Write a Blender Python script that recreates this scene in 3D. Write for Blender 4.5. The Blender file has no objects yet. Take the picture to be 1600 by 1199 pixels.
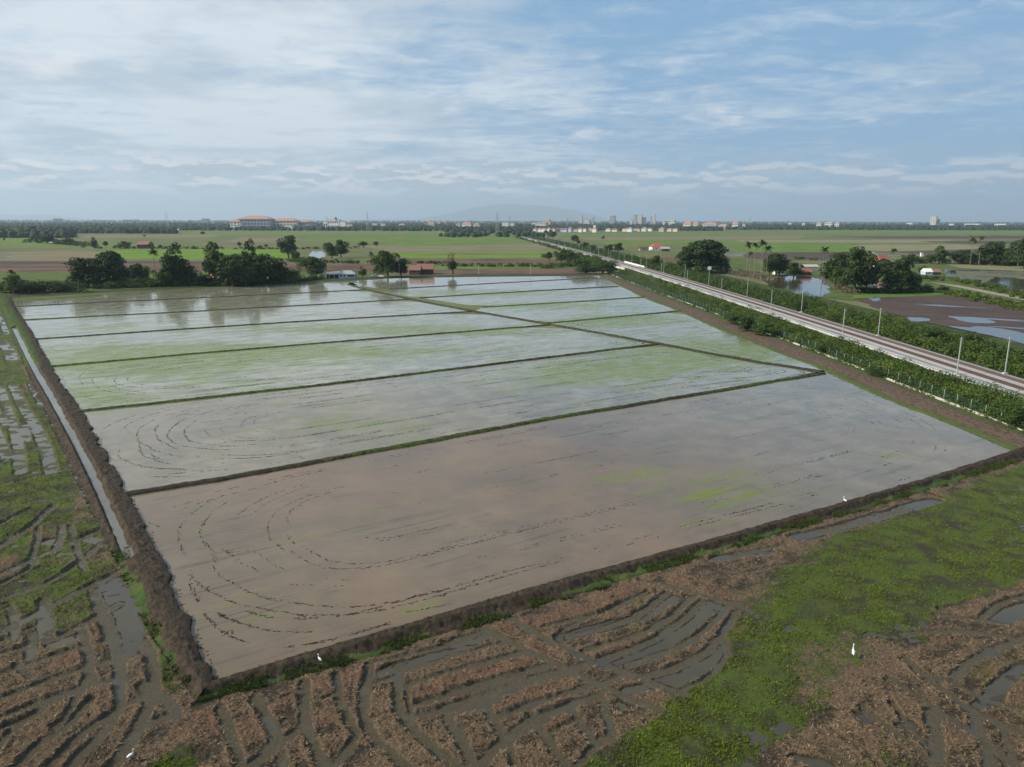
import bpy, math, random
import numpy as np
from mathutils import Vector, Matrix

random.seed(5)
RNG = np.random.default_rng(11)
S = bpy.context.scene
COL = S.collection
PI = math.pi

# ------------------------------------------------------------------ camera, sky, sun, exposure
F, H = 1150.0, 34.0                    # focal length in photo pixels (1600 wide), drone height in metres
PITCH = math.atan(255.0 / F)
ROLL = math.atan(0.0022)
cam = bpy.data.objects.new('camera', bpy.data.cameras.new('camera'))
COL.objects.link(cam); S.camera = cam
cam.location = (0, 0, H)
cam.rotation_euler = (Matrix.Rotation(PI / 2 - PITCH, 3, 'X') @ Matrix.Rotation(ROLL, 3, 'Z')).to_euler()
cam.data.sensor_width = 36; cam.data.lens = 36 * F / 1600
cam.data.clip_start = 0.5; cam.data.clip_end = 120000

S.view_settings.view_transform = 'Standard'; S.view_settings.look = 'None'
S.view_settings.gamma = 1; S.view_settings.use_curve_mapping = False
S.view_settings.exposure = 0.16
S.cycles.use_denoising = True
S.cycles.max_bounces = 6; S.cycles.diffuse_bounces = 2; S.cycles.glossy_bounces = 3
S.cycles.transparent_max_bounces = 6; S.cycles.volume_bounces = 0
S.cycles.sample_clamp_indirect = 6

SUN_EL, SUN_AZ = math.radians(33), math.radians(-97)      # azimuth from +Y towards +X
SKY_STRENGTH = 0.085
to_sun = Vector((math.sin(SUN_AZ) * math.cos(SUN_EL), math.cos(SUN_AZ) * math.cos(SUN_EL), math.sin(SUN_EL)))
sl = bpy.data.lights.new('sun', 'SUN'); sl.energy = 5.0; sl.angle = math.radians(0.6); sl.color = (1.0, 0.92, 0.78)
so = bpy.data.objects.new('sun', sl); COL.objects.link(so)
so.rotation_euler = (-to_sun).to_track_quat('-Z', 'Y').to_euler(); so.location = (-200, 80, 200)


# ------------------------------------------------------------------ node helpers
class NT:
    def __init__(s, tree):
        s.t = tree; s.n = tree.nodes; s.l = tree.links
    def put(s, sock, v):
        if isinstance(v, bpy.types.NodeSocket): s.l.new(v, sock)
        elif v is not None:
            if hasattr(sock, 'default_value'):
                if isinstance(v, (tuple, list)) and len(v) == 3 and len(sock.default_value) == 4: v = (*v, 1)
                sock.default_value = v
    def node(s, typ, **kw):
        n = s.n.new(typ)
        for k, v in kw.items(): setattr(n, k, v)
        return n
    def m(s, op, a, b=None, c=None, clamp=False):
        n = s.node('ShaderNodeMath', operation=op, use_clamp=clamp)
        s.put(n.inputs[0], a); s.put(n.inputs[1], b)
        if c is not None: s.put(n.inputs[2], c)
        return n.outputs[0]
    def vm(s, op, a, b=None):
        n = s.node('ShaderNodeVectorMath', operation=op)
        s.put(n.inputs[0], a); s.put(n.inputs[1], b)
        return n.outputs[0]
    def xyz(s, v):
        n = s.node('ShaderNodeSeparateXYZ'); s.put(n.inputs[0], v); return n.outputs
    def vec(s, x, y, z):
        n = s.node('ShaderNodeCombineXYZ')
        for i, q in enumerate((x, y, z)): s.put(n.inputs[i], q)
        return n.outputs[0]
    def noise(s, v, scale, detail=4, rough=0.55, dist=0.0):
        n = s.node('ShaderNodeTexNoise'); s.put(n.inputs['Vector'], v)
        n.inputs['Scale'].default_value = scale; n.inputs['Detail'].default_value = detail
        n.inputs['Roughness'].default_value = rough; n.inputs['Distortion'].default_value = dist
        return n.outputs[0]
    def ss(s, v, a, b, lo=0.0, hi=1.0):
        n = s.node('ShaderNodeMapRange', interpolation_type='SMOOTHSTEP')
        s.put(n.inputs[0], v); s.put(n.inputs[1], a); s.put(n.inputs[2], b); s.put(n.inputs[3], lo); s.put(n.inputs[4], hi)
        return n.outputs[0]
    def mix(s, f, a, b):
        n = s.node('ShaderNodeMix', data_type='RGBA')
        s.put(n.inputs[0], f); s.put(n.inputs[6], a); s.put(n.inputs[7], b)
        return n.outputs[2]
    def attr(s, name):
        n = s.node('ShaderNodeAttribute', attribute_name=name); return n.outputs['Fac']
    def pos(s):
        return s.node('ShaderNodeNewGeometry').outputs['Position']
    def rot(s, v, ang, sc=(1, 1, 1)):
        n = s.node('ShaderNodeMapping'); s.put(n.inputs[0], v)
        n.inputs['Rotation'].default_value = (0, 0, ang)
        return s.vm('MULTIPLY', n.outputs[0], sc)
    def bump(s, h, dist=0.1, strength=1.0):
        n = s.node('ShaderNodeBump'); n.inputs['Distance'].default_value = dist
        n.inputs['Strength'].default_value = strength; s.put(n.inputs['Height'], h)
        return n.outputs[0]


def material(name):
    m = bpy.data.materials.new(name); m.use_nodes = True
    m.node_tree.nodes.clear()
    return m, NT(m.node_tree)


def principled(t, color, rough=0.9, normal=None, ior=1.45, spec=0.5, metallic=0.0, alpha=None):
    p = t.node('ShaderNodeBsdfPrincipled')
    t.put(p.inputs['Base Color'], color); t.put(p.inputs['Roughness'], rough)
    p.inputs['IOR'].default_value = ior; t.put(p.inputs['Specular IOR Level'], spec)
    p.inputs['Metallic'].default_value = metallic
    if normal is not None: t.put(p.inputs['Normal'], normal)
    o = t.node('ShaderNodeOutputMaterial'); t.l.new(p.outputs[0], o.inputs[0])
    return p


def simple(name, col, rough=0.85, var=0.18, scale=0.6, spec=0.3):
    m, t = material(name)
    n = t.noise(t.pos(), scale, 5, 0.6)
    c = t.mix(n, tuple(x * (1 - var) for x in col), tuple(min(1, x * (1 + var)) for x in col))
    principled(t, c, rough, spec=spec)
    return m


# ------------------------------------------------------------------ world: sky with thin cloud
W = bpy.data.worlds.new('World'); S.world = W; W.use_nodes = True
wt = NT(W.node_tree); W.node_tree.nodes.clear()
d = wt.node('ShaderNodeTexCoord').outputs['Generated']
dx, dy, dz = wt.xyz(d)
zc = wt.m('MAXIMUM', dz, 0.004)
sky = wt.node('ShaderNodeTexSky', sky_type='NISHITA', sun_disc=False)
sky.sun_elevation = SUN_EL; sky.sun_rotation = SUN_AZ
sky.altitude = 30; sky.air_density = 1.0; sky.dust_density = 0.6; sky.ozone_density = 2.2
wt.put(sky.inputs['Vector'], wt.vec(dx, dy, zc))
base = sky.outputs[0]
den = wt.m('ADD', zc, 0.05)
px_ = wt.m('DIVIDE', dx, den); py_ = wt.m('DIVIDE', dy, den)
pl = wt.vec(px_, py_, 0.0)
az = wt.m('ARCTAN2', dx, dy)                         # 0 ahead, negative left
el = wt.m('ARCSINE', zc)
big = wt.noise(wt.vec(px_, py_, 3.1), 0.16, 3, 0.5)
mid = wt.noise(wt.vec(px_, py_, 7.7), 0.62, 6, 0.6, 0.4)
fine = wt.noise(wt.vec(px_, wt.m('MULTIPLY', py_, 1.3), 1.9), 3.6, 7, 0.66, 0.5)
left = wt.ss(az, 0.35, -0.45, -0.03, 0.25)
high = wt.ss(el, 0.02, 0.2, 0.0, 0.08)
s1 = wt.m('ADD', wt.m('MULTIPLY', big, 0.45), wt.m('MULTIPLY', mid, 0.5))
s1 = wt.m('ADD', s1, wt.m('MULTIPLY', wt.m('SUBTRACT', fine, 0.5), 0.46))
s1 = wt.m('ADD', wt.m('ADD', s1, left), high)
sheet = wt.ss(s1, 0.50, 0.82, 0.03, 0.92)
# low bank of small cumulus, a few degrees above the horizon
bandv = wt.vec(wt.m('MULTIPLY', az, 1.0), wt.m('MULTIPLY', el, 4.5), 0.0)
cn = wt.noise(bandv, 11.0, 7, 0.6, 0.1)
win = wt.m('MULTIPLY', wt.ss(el, 0.018, 0.042), wt.ss(el, 0.088, 0.055))
lefty = wt.ss(az, 0.75, -0.35, 0.62, 1.0)
cnt = wt.noise(wt.vec(az, wt.m('MULTIPLY', wt.m('ADD', el, 0.006), 4.5), 0.0), 11.0, 7, 0.6, 0.1)
band = wt.m('MULTIPLY', wt.m('MULTIPLY', wt.ss(cn, 0.40, 0.53), win), lefty)
lit = wt.ss(wt.m('SUBTRACT', cn, cnt), -0.02, 0.05)
# a few small separate puffs
pv = wt.vec(wt.m('MULTIPLY', az, 1.0), wt.m('MULTIPLY', el, 3.2), 4.0)
pn = wt.noise(pv, 6.5, 5, 0.5)
puff = wt.m('MULTIPLY', wt.m('MULTIPLY', wt.ss(pn, 0.60, 0.70), wt.m('MULTIPLY', wt.ss(el, 0.06, 0.085), wt.ss(el, 0.24, 0.14))), 0.55)
K = 1.0 / SKY_STRENGTH
cloud_white = (0.70 * K, 0.76 * K, 0.80 * K)
cloud_low = (0.90 * K, 0.86 * K, 0.85 * K)
cloud_grey = (0.44 * K, 0.52 * K, 0.60 * K)
shade = wt.noise(wt.vec(px_, py_, 5.0), 1.1, 4, 0.55)
cc = wt.mix(wt.ss(shade, 0.42, 0.62), cloud_white, cloud_grey)
# ground-level veil: the pale air close to the horizon
tint = wt.mix(0.8, base, (0.195 * K, 0.39 * K, 0.63 * K))
c1 = wt.mix(sheet, tint, wt.mix(0.25, cc, cloud_white))
veil = wt.ss(el, 0.10, 0.0, 0.0, 0.5)
c1 = wt.mix(veil, c1, (0.43 * K, 0.585 * K, 0.715 * K))
c1 = wt.mix(puff, c1, cloud_low)
c1 = wt.mix(wt.m('MULTIPLY', band, 0.9), c1, wt.mix(lit, (0.44 * K, 0.47 * K, 0.53 * K), cloud_low))
bg = wt.node('ShaderNodeBackground'); wt.put(bg.inputs[0], c1); bg.inputs[1].default_value = SKY_STRENGTH
wo = wt.node('ShaderNodeOutputWorld'); wt.l.new(bg.outputs[0], wo.inputs[0])

# ------------------------------------------------------------------ survey helpers
CP, SP_ = math.cos(PITCH), math.sin(PITCH)


def G(x, y, z=0.0):
    """point of the plane at height z that the survey photo shows at pixel (x, y)"""
    X = x - 800.0; Y = -(y - 599.5)
    X, Y = X * math.cos(ROLL) - Y * math.sin(ROLL), X * math.sin(ROLL) + Y * math.cos(ROLL)
    dd = (X / F, CP + Y / F * SP_, -SP_ + Y / F * CP)
    k = (z - H) / dd[2]
    return np.array([dd[0] * k, dd[1] * k])


def mpp(p):
    """metres per photo pixel at a ground point"""
    return (p[1] * CP + H * SP_) / F


def GP(pts, z=0.0): return np.array([G(x, y, z) for x, y in pts])


def resample(P, n):
    P = np.asarray(P, float)
    L = np.r_[0, np.cumsum(np.linalg.norm(np.diff(P, axis=0), axis=1))]
    s = np.linspace(0, L[-1], n)
    return np.stack([np.interp(s, L, P[:, k]) for k in range(P.shape[1])], 1)


def smooth(P, n, k=2):
    P = np.asarray(P, float)
    for _ in range(k):                                  # Chaikin
        Q = np.empty((2 * len(P), P.shape[1])); Q[0] = P[0]; Q[-1] = P[-1]
        Q[1:-1:2] = P[:-1] * 0.75 + P[1:] * 0.25; Q[2:-1:2] = P[:-1] * 0.25 + P[1:] * 0.75
        P = Q
    return resample(P, n)


_T = RNG.random((256, 256))


def vnoise(x, y):
    xi = np.floor(x).astype(int); yi = np.floor(y).astype(int)
    fx = x - xi; fy = y - yi
    fx = fx * fx * (3 - 2 * fx); fy = fy * fy * (3 - 2 * fy)
    a = _T[xi & 255, yi & 255]; b = _T[(xi + 1) & 255, yi & 255]
    c = _T[xi & 255, (yi + 1) & 255]; e = _T[(xi + 1) & 255, (yi + 1) & 255]
    return (a * (1 - fx) + b * fx) * (1 - fy) + (c * (1 - fx) + e * fx) * fy


def fbm(x, y, o=4, g=0.5):
    r = 0; a = 1; t = 0
    for k in range(o):
        r = r + a * vnoise(x * 2 ** k + 17.3 * k, y * 2 ** k + 9.1 * k); t += a; a *= g
    return r / t


def sstep(a, b, v):
    t = np.clip((v - a) / (b - a), 0, 1); return t * t * (3 - 2 * t)


def polydist(X, Y, P, reach):
    """distance of the points to polyline P, only where closer than reach"""
    D = np.full(X.shape, 1e9)
    for (ax, ay), (bx, by) in zip(P[:-1], P[1:]):
        i = np.nonzero((X > min(ax, bx) - reach) & (X < max(ax, bx) + reach) & (Y > min(ay, by) - reach) & (Y < max(ay, by) + reach))
        if not len(i[0]): continue
        x = X[i]; y = Y[i]; ex, ey = bx - ax, by - ay
        t = np.clip(((x - ax) * ex + (y - ay) * ey) / max(ex * ex + ey * ey, 1e-9), 0, 1)
        dd = np.hypot(x - ax - t * ex, y - ay - t * ey)
        D[i] = np.minimum(D[i], dd)
    return D


def inpoly(X, Y, P):
    r = np.zeros(X.shape, bool); n = len(P)
    for i in range(n):
        x1, y1 = P[i]; x2, y2 = P[(i + 1) % n]
        if y1 == y2: continue
        c = ((y1 > Y) != (y2 > Y)) & (X < (x2 - x1) * (Y - y1) / (y2 - y1) + x1)
        r ^= c
    return r


def softpoly(X, Y, P, j=1.0, sc=0.3, n=4):
    r = 0
    for k in range(n):
        r = r + inpoly(X + j * (fbm(X * sc + 31 * k, Y * sc, 3) - .5) * 4, Y + j * (fbm(X * sc, Y * sc + 47 * k, 3) - .5) * 4, P)
    return r / n


# ------------------------------------------------------------------ object helpers
def tag(o, label=None, cat=None, group=None, kind=None):
    if label: o['label'] = label
    if cat: o['category'] = cat
    if group: o['group'] = group
    if kind: o['kind'] = kind
    return o


def make_mesh(name, V, Fc, mat=None, attrs=None, smooth_=False):
    me = bpy.data.meshes.new(name)
    V = np.asarray(V, np.float32)
    if isinstance(Fc, np.ndarray):
        k = Fc.shape[1]; nf = len(Fc)
        me.vertices.add(len(V)); me.vertices.foreach_set('co', V.ravel())
        me.loops.add(nf * k); me.loops.foreach_set('vertex_index', Fc.astype(np.int32).ravel())
        me.polygons.add(nf); me.polygons.foreach_set('loop_start', np.arange(0, nf * k, k, dtype=np.int32))
        me.polygons.foreach_set('loop_total', np.full(nf, k, np.int32))
        me.update(calc_edges=True)
    else:
        me.from_pydata([tuple(map(float, v)) for v in V], [], Fc); me.update()
    if attrs:
        for n, a in attrs.items():
            at = me.attributes.new(n, 'FLOAT', 'POINT'); at.data.foreach_set('value', np.asarray(a, np.float32).ravel())
    if smooth_: me.polygons.foreach_set('use_smooth', np.ones(len(me.polygons), bool))
    if mat: me.materials.append(mat)
    return me


def link(name, me, parent=None, loc=None, rz=None, scale=None):
    o = bpy.data.objects.new(name, me); COL.objects.link(o)
    if parent: o.parent = parent
    if loc is not None: o.location = loc
    if rz is not None: o.rotation_euler = (0, 0, rz)
    if scale is not None: o.scale = scale
    return o


def empty(name, loc, rz=0, label=None, cat=None, group=None):
    o = link(name, None, loc=loc, rz=rz); o.empty_display_size = 0.5
    return tag(o, label, cat, group)


class MB:
    """collects boxes, bars and tubes into one mesh"""
    def __init__(s): s.V = []; s.F = []
    def add(s, V, Fc):
        n = len(s.V); s.V += [tuple(v) for v in V]; s.F += [tuple(i + n for i in f) for f in Fc]; return s
    def box(s, x0, x1, y0, y1, z0, z1):
        V = [(x, y, z) for z in (z0, z1) for y in (y0, y1) for x in (x0, x1)]
        return s.add(V, [(0, 2, 3, 1), (4, 5, 7, 6), (0, 1, 5, 4), (2, 6, 7, 3), (0, 4, 6, 2), (1, 3, 7, 5)])
    def tube(s, pts, rad, n=6, cap=True):
        pts = [Vector(p) for p in pts]; V = []; Fc = []
        for i, p in enumerate(pts):
            a = pts[max(i - 1, 0)]; b = pts[min(i + 1, len(pts) - 1)]
            d_ = (b - a).normalized(); u = d_.orthogonal().normalized() if abs(d_.z) < 0.9 else (Vector((1, 0, 0)) - d_ * d_.x).normalized()
            w = d_.cross(u); r = rad[i] if isinstance(rad, (list, tuple)) else rad
            for k in range(n):
                q = p + (u * math.cos(2 * PI * k / n) + w * math.sin(2 * PI * k / n)) * r; V.append(tuple(q))
        for i in range(len(pts) - 1):
            for k in range(n):
                Fc.append((i * n + k, i * n + (k + 1) % n, (i + 1) * n + (k + 1) % n, (i + 1) * n + k))
        if cap: Fc += [tuple(range(n))[::-1], tuple((len(pts) - 1) * n + k for k in range(n))]
        return s.add(V, Fc)
    def mesh(s, name, mat, smooth_=False): return make_mesh(name, s.V, s.F, mat, smooth_=smooth_)
    def build(s, name, mat, parent=None, smooth_=False, **kw): return link(name, s.mesh(name, mat, smooth_), parent, **kw)


def grid_faces(nr, nc):
    i = np.arange((nr - 1) * (nc - 1)); r = i // (nc - 1); c = i % (nc - 1); a = r * nc + c
    return np.stack([a, a + 1, a + nc + 1, a + nc], 1)


def structure(name, me, **kw): return tag(link(name, me, **kw), kind='structure')


# ------------------------------------------------------------------ ground materials
M = {}
M['concrete'] = simple('concrete', (0.42, 0.40, 0.36), 0.9, 0.15, 0.8)
M['pale_concrete'] = simple('pale_concrete', (0.40, 0.38, 0.33), 0.9, 0.12, 0.5)
M['white_wall'] = simple('white_wall', (0.74, 0.72, 0.68), 0.8, 0.07, 0.4)
M['blue_or_shaded_wall'] = simple('pale_blue_or_shaded_wall', (0.42, 0.52, 0.60), 0.8, 0.08, 0.4)
M['cream_wall'] = simple('cream_wall', (0.60, 0.54, 0.42), 0.8, 0.08, 0.4)
M['teal_wall'] = simple('teal_wall', (0.06, 0.16, 0.18), 0.8, 0.2, 0.4)
M['wood_wall'] = simple('weathered_wood_wall', (0.10, 0.07, 0.06), 0.9, 0.3, 2.0)
M['red_roof'] = simple('red_tile_roof', (0.36, 0.10, 0.07), 0.8, 0.2, 0.8)
M['pale_red_roof'] = simple('faded_red_roof', (0.42, 0.22, 0.17), 0.8, 0.15, 0.05)
M['rust_roof'] = simple('rusty_metal_roof', (0.26, 0.12, 0.09), 0.7, 0.35, 1.5)
M['grey_roof'] = simple('grey_sheet_roof', (0.34, 0.33, 0.34), 0.6, 0.12, 1.0)
M['pink_roof'] = simple('pale_pink_sheet_roof', (0.55, 0.42, 0.42), 0.6, 0.1, 1.0)
M['window'] = simple('dark_window_glass', (0.03, 0.045, 0.06), 0.2, 0.2, 0.4, 0.6)
M['white_paint'] = simple('white_paint', (0.8, 0.8, 0.78), 0.5, 0.05, 1)
M['steel'] = simple('galvanised_steel', (0.35, 0.36, 0.37), 0.5, 0.1, 1)
M['mast'] = simple('pale_grey_mast', (0.38, 0.41, 0.37), 0.6, 0.1, 0.5)
M['bark'] = simple('bark', (0.10, 0.085, 0.065), 0.95, 0.3, 3)
M['palm_bark'] = simple('palm_bark', (0.25, 0.21, 0.17), 0.95, 0.2, 3)
M['rail'] = simple('rusty_rail_steel', (0.10, 0.055, 0.045), 0.5, 0.2, 2)
M['sleeper'] = simple('stained_sleepers', (0.13, 0.075, 0.065), 0.9, 0.25, 1)
M['sleeper_grey'] = simple('grey_concrete_sleepers', (0.20, 0.16, 0.15), 0.9, 0.2, 1)
M['fence_green'] = simple('green_fence_wire', (0.025, 0.075, 0.060), 0.5, 0.1, 1)
M['egret'] = simple('white_feathers', (0.85, 0.85, 0.84), 0.7, 0.03, 5)
M['beak'] = simple('orange_beak', (0.6, 0.3, 0.04), 0.5, 0.05, 5)
M['dark_leg'] = simple('dark_leg', (0.03, 0.03, 0.025), 0.7, 0.05, 5)
M['tyre'] = simple('tyre', (0.02, 0.02, 0.02), 0.9, 0.05, 5)


def ballast_mat():
    m, t = material('ballast'); p = t.pos()
    n = t.noise(p, 6.0, 4, 0.7); n2 = t.noise(p, 0.12, 4, 0.6)
    c = t.mix(n, (0.22, 0.21, 0.19), (0.47, 0.455, 0.42))
    c = t.mix(t.ss(n2, 0.45, 0.7, 0, 0.5), c, (0.29, 0.265, 0.23))
    principled(t, c, 0.95, t.bump(n, 0.05), spec=0.2); return m


def strip_mat():
    m, t = material('service_strip'); p = t.pos()
    n = t.noise(p, 3.0, 5, 0.65); n2 = t.noise(t.rot(p, 0, (1, 0.15, 1)), 0.5, 4, 0.6)
    c = t.mix(n, (0.34, 0.325, 0.30), (0.56, 0.53, 0.49))
    c = t.mix(t.ss(n2, 0.5, 0.75, 0, 0.6), c, (0.27, 0.24, 0.20))
    principled(t, c, 0.95, spec=0.2); return m


M['ballast'] = ballast_mat(); M['strip'] = strip_mat()


def soil_mat(name, dark, mid_, grass=(0.045, 0.075, 0.018), wet=0.5):
    """bank soil; attribute 'grass' says where it is grown over"""
    m, t = material(name); p = t.pos()
    n = t.noise(p, 1.6, 6, 0.65); n2 = t.noise(p, 7.0, 4, 0.7); n3 = t.noise(p, 0.22, 3, 0.5)
    c = t.mix(t.ss(n, 0.3, 0.7), dark, mid_)
    c = t.mix(t.ss(n2, 0.55, 0.75, 0, 0.6), c, tuple(x * 1.9 for x in mid_))
    g = t.attr('grass')
    gm = t.ss(t.m('ADD', g, t.m('MULTIPLY', t.m('SUBTRACT', n, 0.5), 1.1)), 0.40, 0.62)
    gc = t.mix(n2, tuple(x * 0.6 for x in grass), tuple(x * 1.5 for x in grass))
    gc = t.mix(t.ss(n3, 0.45, 0.65, 0, 0.5), gc, (0.10, 0.10, 0.03))
    c = t.mix(gm, c, gc)
    principled(t, c, t.mix(gm, (0.8,) * 3, (0.95,) * 3), t.bump(t.m('ADD', n2, n), 0.12), spec=0.25)
    return m


M['bank'] = soil_mat('bank_soil', (0.022, 0.016, 0.010), (0.068, 0.046, 0.027))
M['red_bank'] = soil_mat('red_bank_soil', (0.045, 0.032, 0.022), (0.165, 0.105, 0.070), (0.06, 0.085, 0.02))
M['bund'] = soil_mat('bund_soil', (0.022, 0.018, 0.012), (0.050, 0.040, 0.024), (0.055, 0.090, 0.014))


def stubble_mat():
    m, t = material('stubble'); p = t.pos()
    n = t.noise(p, 2.2, 6, 0.7); n2 = t.noise(t.rot(p, 0.5, (1, 2.2, 1)), 5.0, 7, 0.78); n3 = t.noise(p, 0.09, 3, 0.5)
    n2 = t.ss(n2, 0.30, 0.70)
    hgt = t.attr('rise')                                   # dry straw lies on top, bare mud below
    c = t.mix(t.ss(n, 0.3, 0.7), (0.028, 0.022, 0.014), (0.078, 0.056, 0.033))
    dry = t.ss(t.m('ADD', hgt, t.m('MULTIPLY', n2, 0.9)), 0.72, 1.08)
    straw = t.mix(n2, (0.050, 0.033, 0.019), (0.36, 0.240, 0.145))
    c = t.mix(t.m('MULTIPLY', dry, 0.85), c, straw)
    red = t.attr('red')
    c = t.mix(t.m('MULTIPLY', red, t.ss(n2, 0.25, 0.6, 0.35, 0.9)), c, t.mix(n2, (0.050, 0.028, 0.017), (0.31, 0.170, 0.105)))
    g = t.attr('grass')
    gm = t.ss(t.m('ADD', g, t.m('MULTIPLY', t.m('SUBTRACT', n, 0.5), 1.5)), 0.38, 0.75)
    gc = t.mix(n2, (0.034, 0.046, 0.009), (0.140, 0.185, 0.024))
    gc = t.mix(t.ss(t.noise(p, 0.35, 5, 0.65), 0.42, 0.60, 0, 0.9), gc, t.mix(n2, (0.028, 0.024, 0.014), (0.075, 0.062, 0.034)))
    gc = t.mix(t.ss(n3, 0.45, 0.6, 0, 0.35), gc, (0.075, 0.115, 0.018))
    c = t.mix(gm, c, gc)
    w = t.attr('wet')
    c = t.mix(t.m('MULTIPLY', w, 1.1, None, True), c, t.mix(n, (0.090, 0.076, 0.046), (0.150, 0.124, 0.080)))
    principled(t, c, t.ss(w, 0.1, .8, 0.9, 0.22), t.bump(t.m('ADD', n2, t.m('MULTIPLY', n, 2)), 0.08), spec=0.3)
    return m


M['stubble'] = stubble_mat()


def water_mat(name, mud, mud2, rough=0.10, veg=False, rip=0.012):
    m, t = material(name); p = t.pos()
    n = t.noise(p, 0.05, 4, 0.55); n2 = t.noise(p, 0.8, 5, 0.6); n3 = t.noise(p, 0.25, 4, 0.6)
    c = t.mix(t.ss(n, 0.35, 0.65), mud, mud2)
    c = t.mix(t.ss(n2, 0.45, 0.8, 0, 0.25), c, tuple(x * 0.6 for x in mud))
    r = t.m('ADD', rough, t.m('MULTIPLY', n3, 0.04)); spec = 0.5
    if veg:
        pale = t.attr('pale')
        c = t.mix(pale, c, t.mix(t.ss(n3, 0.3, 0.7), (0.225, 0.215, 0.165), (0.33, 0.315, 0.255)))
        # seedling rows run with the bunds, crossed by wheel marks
        rows = t.noise(t.rot(p, -0.57, (0.016, 0.62, 1)), 1.0, 6, 0.68, 0.15)
        rows2 = t.noise(t.rot(p, -0.58, (0.10, 3.2, 1)), 1.0, 4, 0.7)
        g = t.attr('green'); dk = t.attr('mud')
        patch = t.noise(t.rot(p, -0.58, (0.35, 1, 1)), 0.26, 8, 0.72)
        gm = t.ss(t.m('ADD', t.m('ADD', g, t.m('MULTIPLY', t.m('SUBTRACT', patch, 0.5), 2.2)), t.m('MULTIPLY', t.m('SUBTRACT', t.m('ADD', rows2, rows), 1.0), 0.9)), 0.20, 0.85, 0, 0.85)
        streak = t.m('MULTIPLY', t.m('MAXIMUM', t.ss(rows2, 0.54, 0.66), t.ss(rows, 0.565, 0.61)), t.ss(t.noise(p, 0.05, 6, 0.7), 0.42, 0.62))
        c = t.mix(t.ss(t.noise(p, 0.11, 6, 0.7), 0.35, 0.65, 0, 0.40), c, (0.105, 0.088, 0.060))
        gm = t.m('MULTIPLY', gm, t.ss(t.noise(t.rot(p, -0.57, (0.22, 1.0, 1)), 0.75, 5, 0.7), 0.36, 0.58, 0.5, 1.0))
        sm = t.m('MULTIPLY', streak, t.m('MULTIPLY', dk, 0.42))
        c = t.mix(gm, c, t.mix(n2, (0.085, 0.130, 0.014), (0.19, 0.235, 0.035)))
        c = t.mix(sm, c, (0.035, 0.035, 0.035))
        windy = t.attr('ruffle')
        r = t.m('ADD', t.m('ADD', r, t.m('MULTIPLY', gm, 0.35)), t.m('MULTIPLY', windy, 0.16))
        spec = t.m('SUBTRACT', 0.5, t.m('MULTIPLY', t.m('ADD', gm, t.m('MULTIPLY', sm, 0.8)), 0.35))
    principled(t, c, r, t.bump(t.noise(p, 1.6, 3, 0.6), rip), ior=1.33, spec=spec)
    return m


M['paddy'] = water_mat('flooded_paddy', (0.185, 0.118, 0.072), (0.132, 0.090, 0.058), 0.03, True, 0.003)
M['field_water'] = water_mat('furrow_water', (0.078, 0.066, 0.038), (0.052, 0.044, 0.034), 0.12)
M['canal_water'] = water_mat('canal_water', (0.10, 0.092, 0.075), (0.15, 0.14, 0.115), 0.12)
M['pond'] = water_mat('pond_water', (0.06, 0.055, 0.035), (0.08, 0.07, 0.045), 0.03)


def field_mat(name, a, b, scale=0.03, rows=0.25, wetness=0.0):
    m, t = material(name); p = t.pos()
    n = t.noise(p, scale, 6, 0.6); n2 = t.noise(t.rot(p, 0.25, (0.12, 1, 1)), scale * 4, 5, 0.6)
    n3 = t.noise(p, 0.5, 4, 0.6)
    f = t.m('ADD', t.m('MULTIPLY', n, 0.6), t.m('MULTIPLY', n2, 0.4))
    c = t.mix(t.ss(f, 0.36, 0.64), a, b)
    c = t.mix(t.m('MULTIPLY', n3, rows), c, tuple(x * 0.5 for x in a))
    if wetness:
        w = t.ss(t.noise(t.rot(p, 0.5, (0.25, 1, 1)), 0.07, 5, 0.55), 0.62 - wetness, 0.68 - wetness)
        c = t.mix(w, c, (0.07, 0.06, 0.05))
        principled(t, c, t.ss(w, 0, 1, 0.9, 0.12), spec=0.5, ior=1.33)
    else:
        principled(t, c, 0.95, spec=0.15)
    return m


FM = {
    'plain': field_mat('plain_fields', (0.10, 0.115, 0.045), (0.20, 0.19, 0.095), 0.004),
    'green': field_mat('green_rice_field', (0.070, 0.140, 0.018), (0.150, 0.205, 0.038)),
    'bright': field_mat('bright_green_rice_field', (0.090, 0.180, 0.014), (0.155, 0.235, 0.026)),
    'olive': field_mat('olive_stubble_field', (0.085, 0.110, 0.034), (0.175, 0.160, 0.075), 0.02),
    'tan': field_mat('tan_fallow_field', (0.150, 0.140, 0.075), (0.215, 0.175, 0.105), 0.02),
    'pale': field_mat('pale_dry_field', (0.175, 0.175, 0.085), (0.235, 0.205, 0.12), 0.02),
    'brown': field_mat('dark_ploughed_field', (0.060, 0.042, 0.034), (0.105, 0.078, 0.060), 0.03),
    'rust': field_mat('rust_soil_track', (0.075, 0.056, 0.036), (0.185, 0.105, 0.070), 0.03),
    'mud': field_mat('wet_mud_field', (0.055, 0.036, 0.028), (0.095, 0.062, 0.048), 0.05, 0.25, 0.02),
    'grass': field_mat('rough_grass', (0.055, 0.090, 0.020), (0.120, 0.140, 0.040), 0.12),
    'shrub_floor': field_mat('shrub_floor', (0.030, 0.045, 0.012), (0.075, 0.090, 0.030), 0.2),
    'path': field_mat('dirt_path', (0.26, 0.22, 0.16), (0.32, 0.27, 0.2), 0.2),
    'shallow': field_mat('shallow_flooded_field', (0.11, 0.10, 0.06), (0.13, 0.125, 0.07), 0.05, 0.25, 0.10),
}

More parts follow.
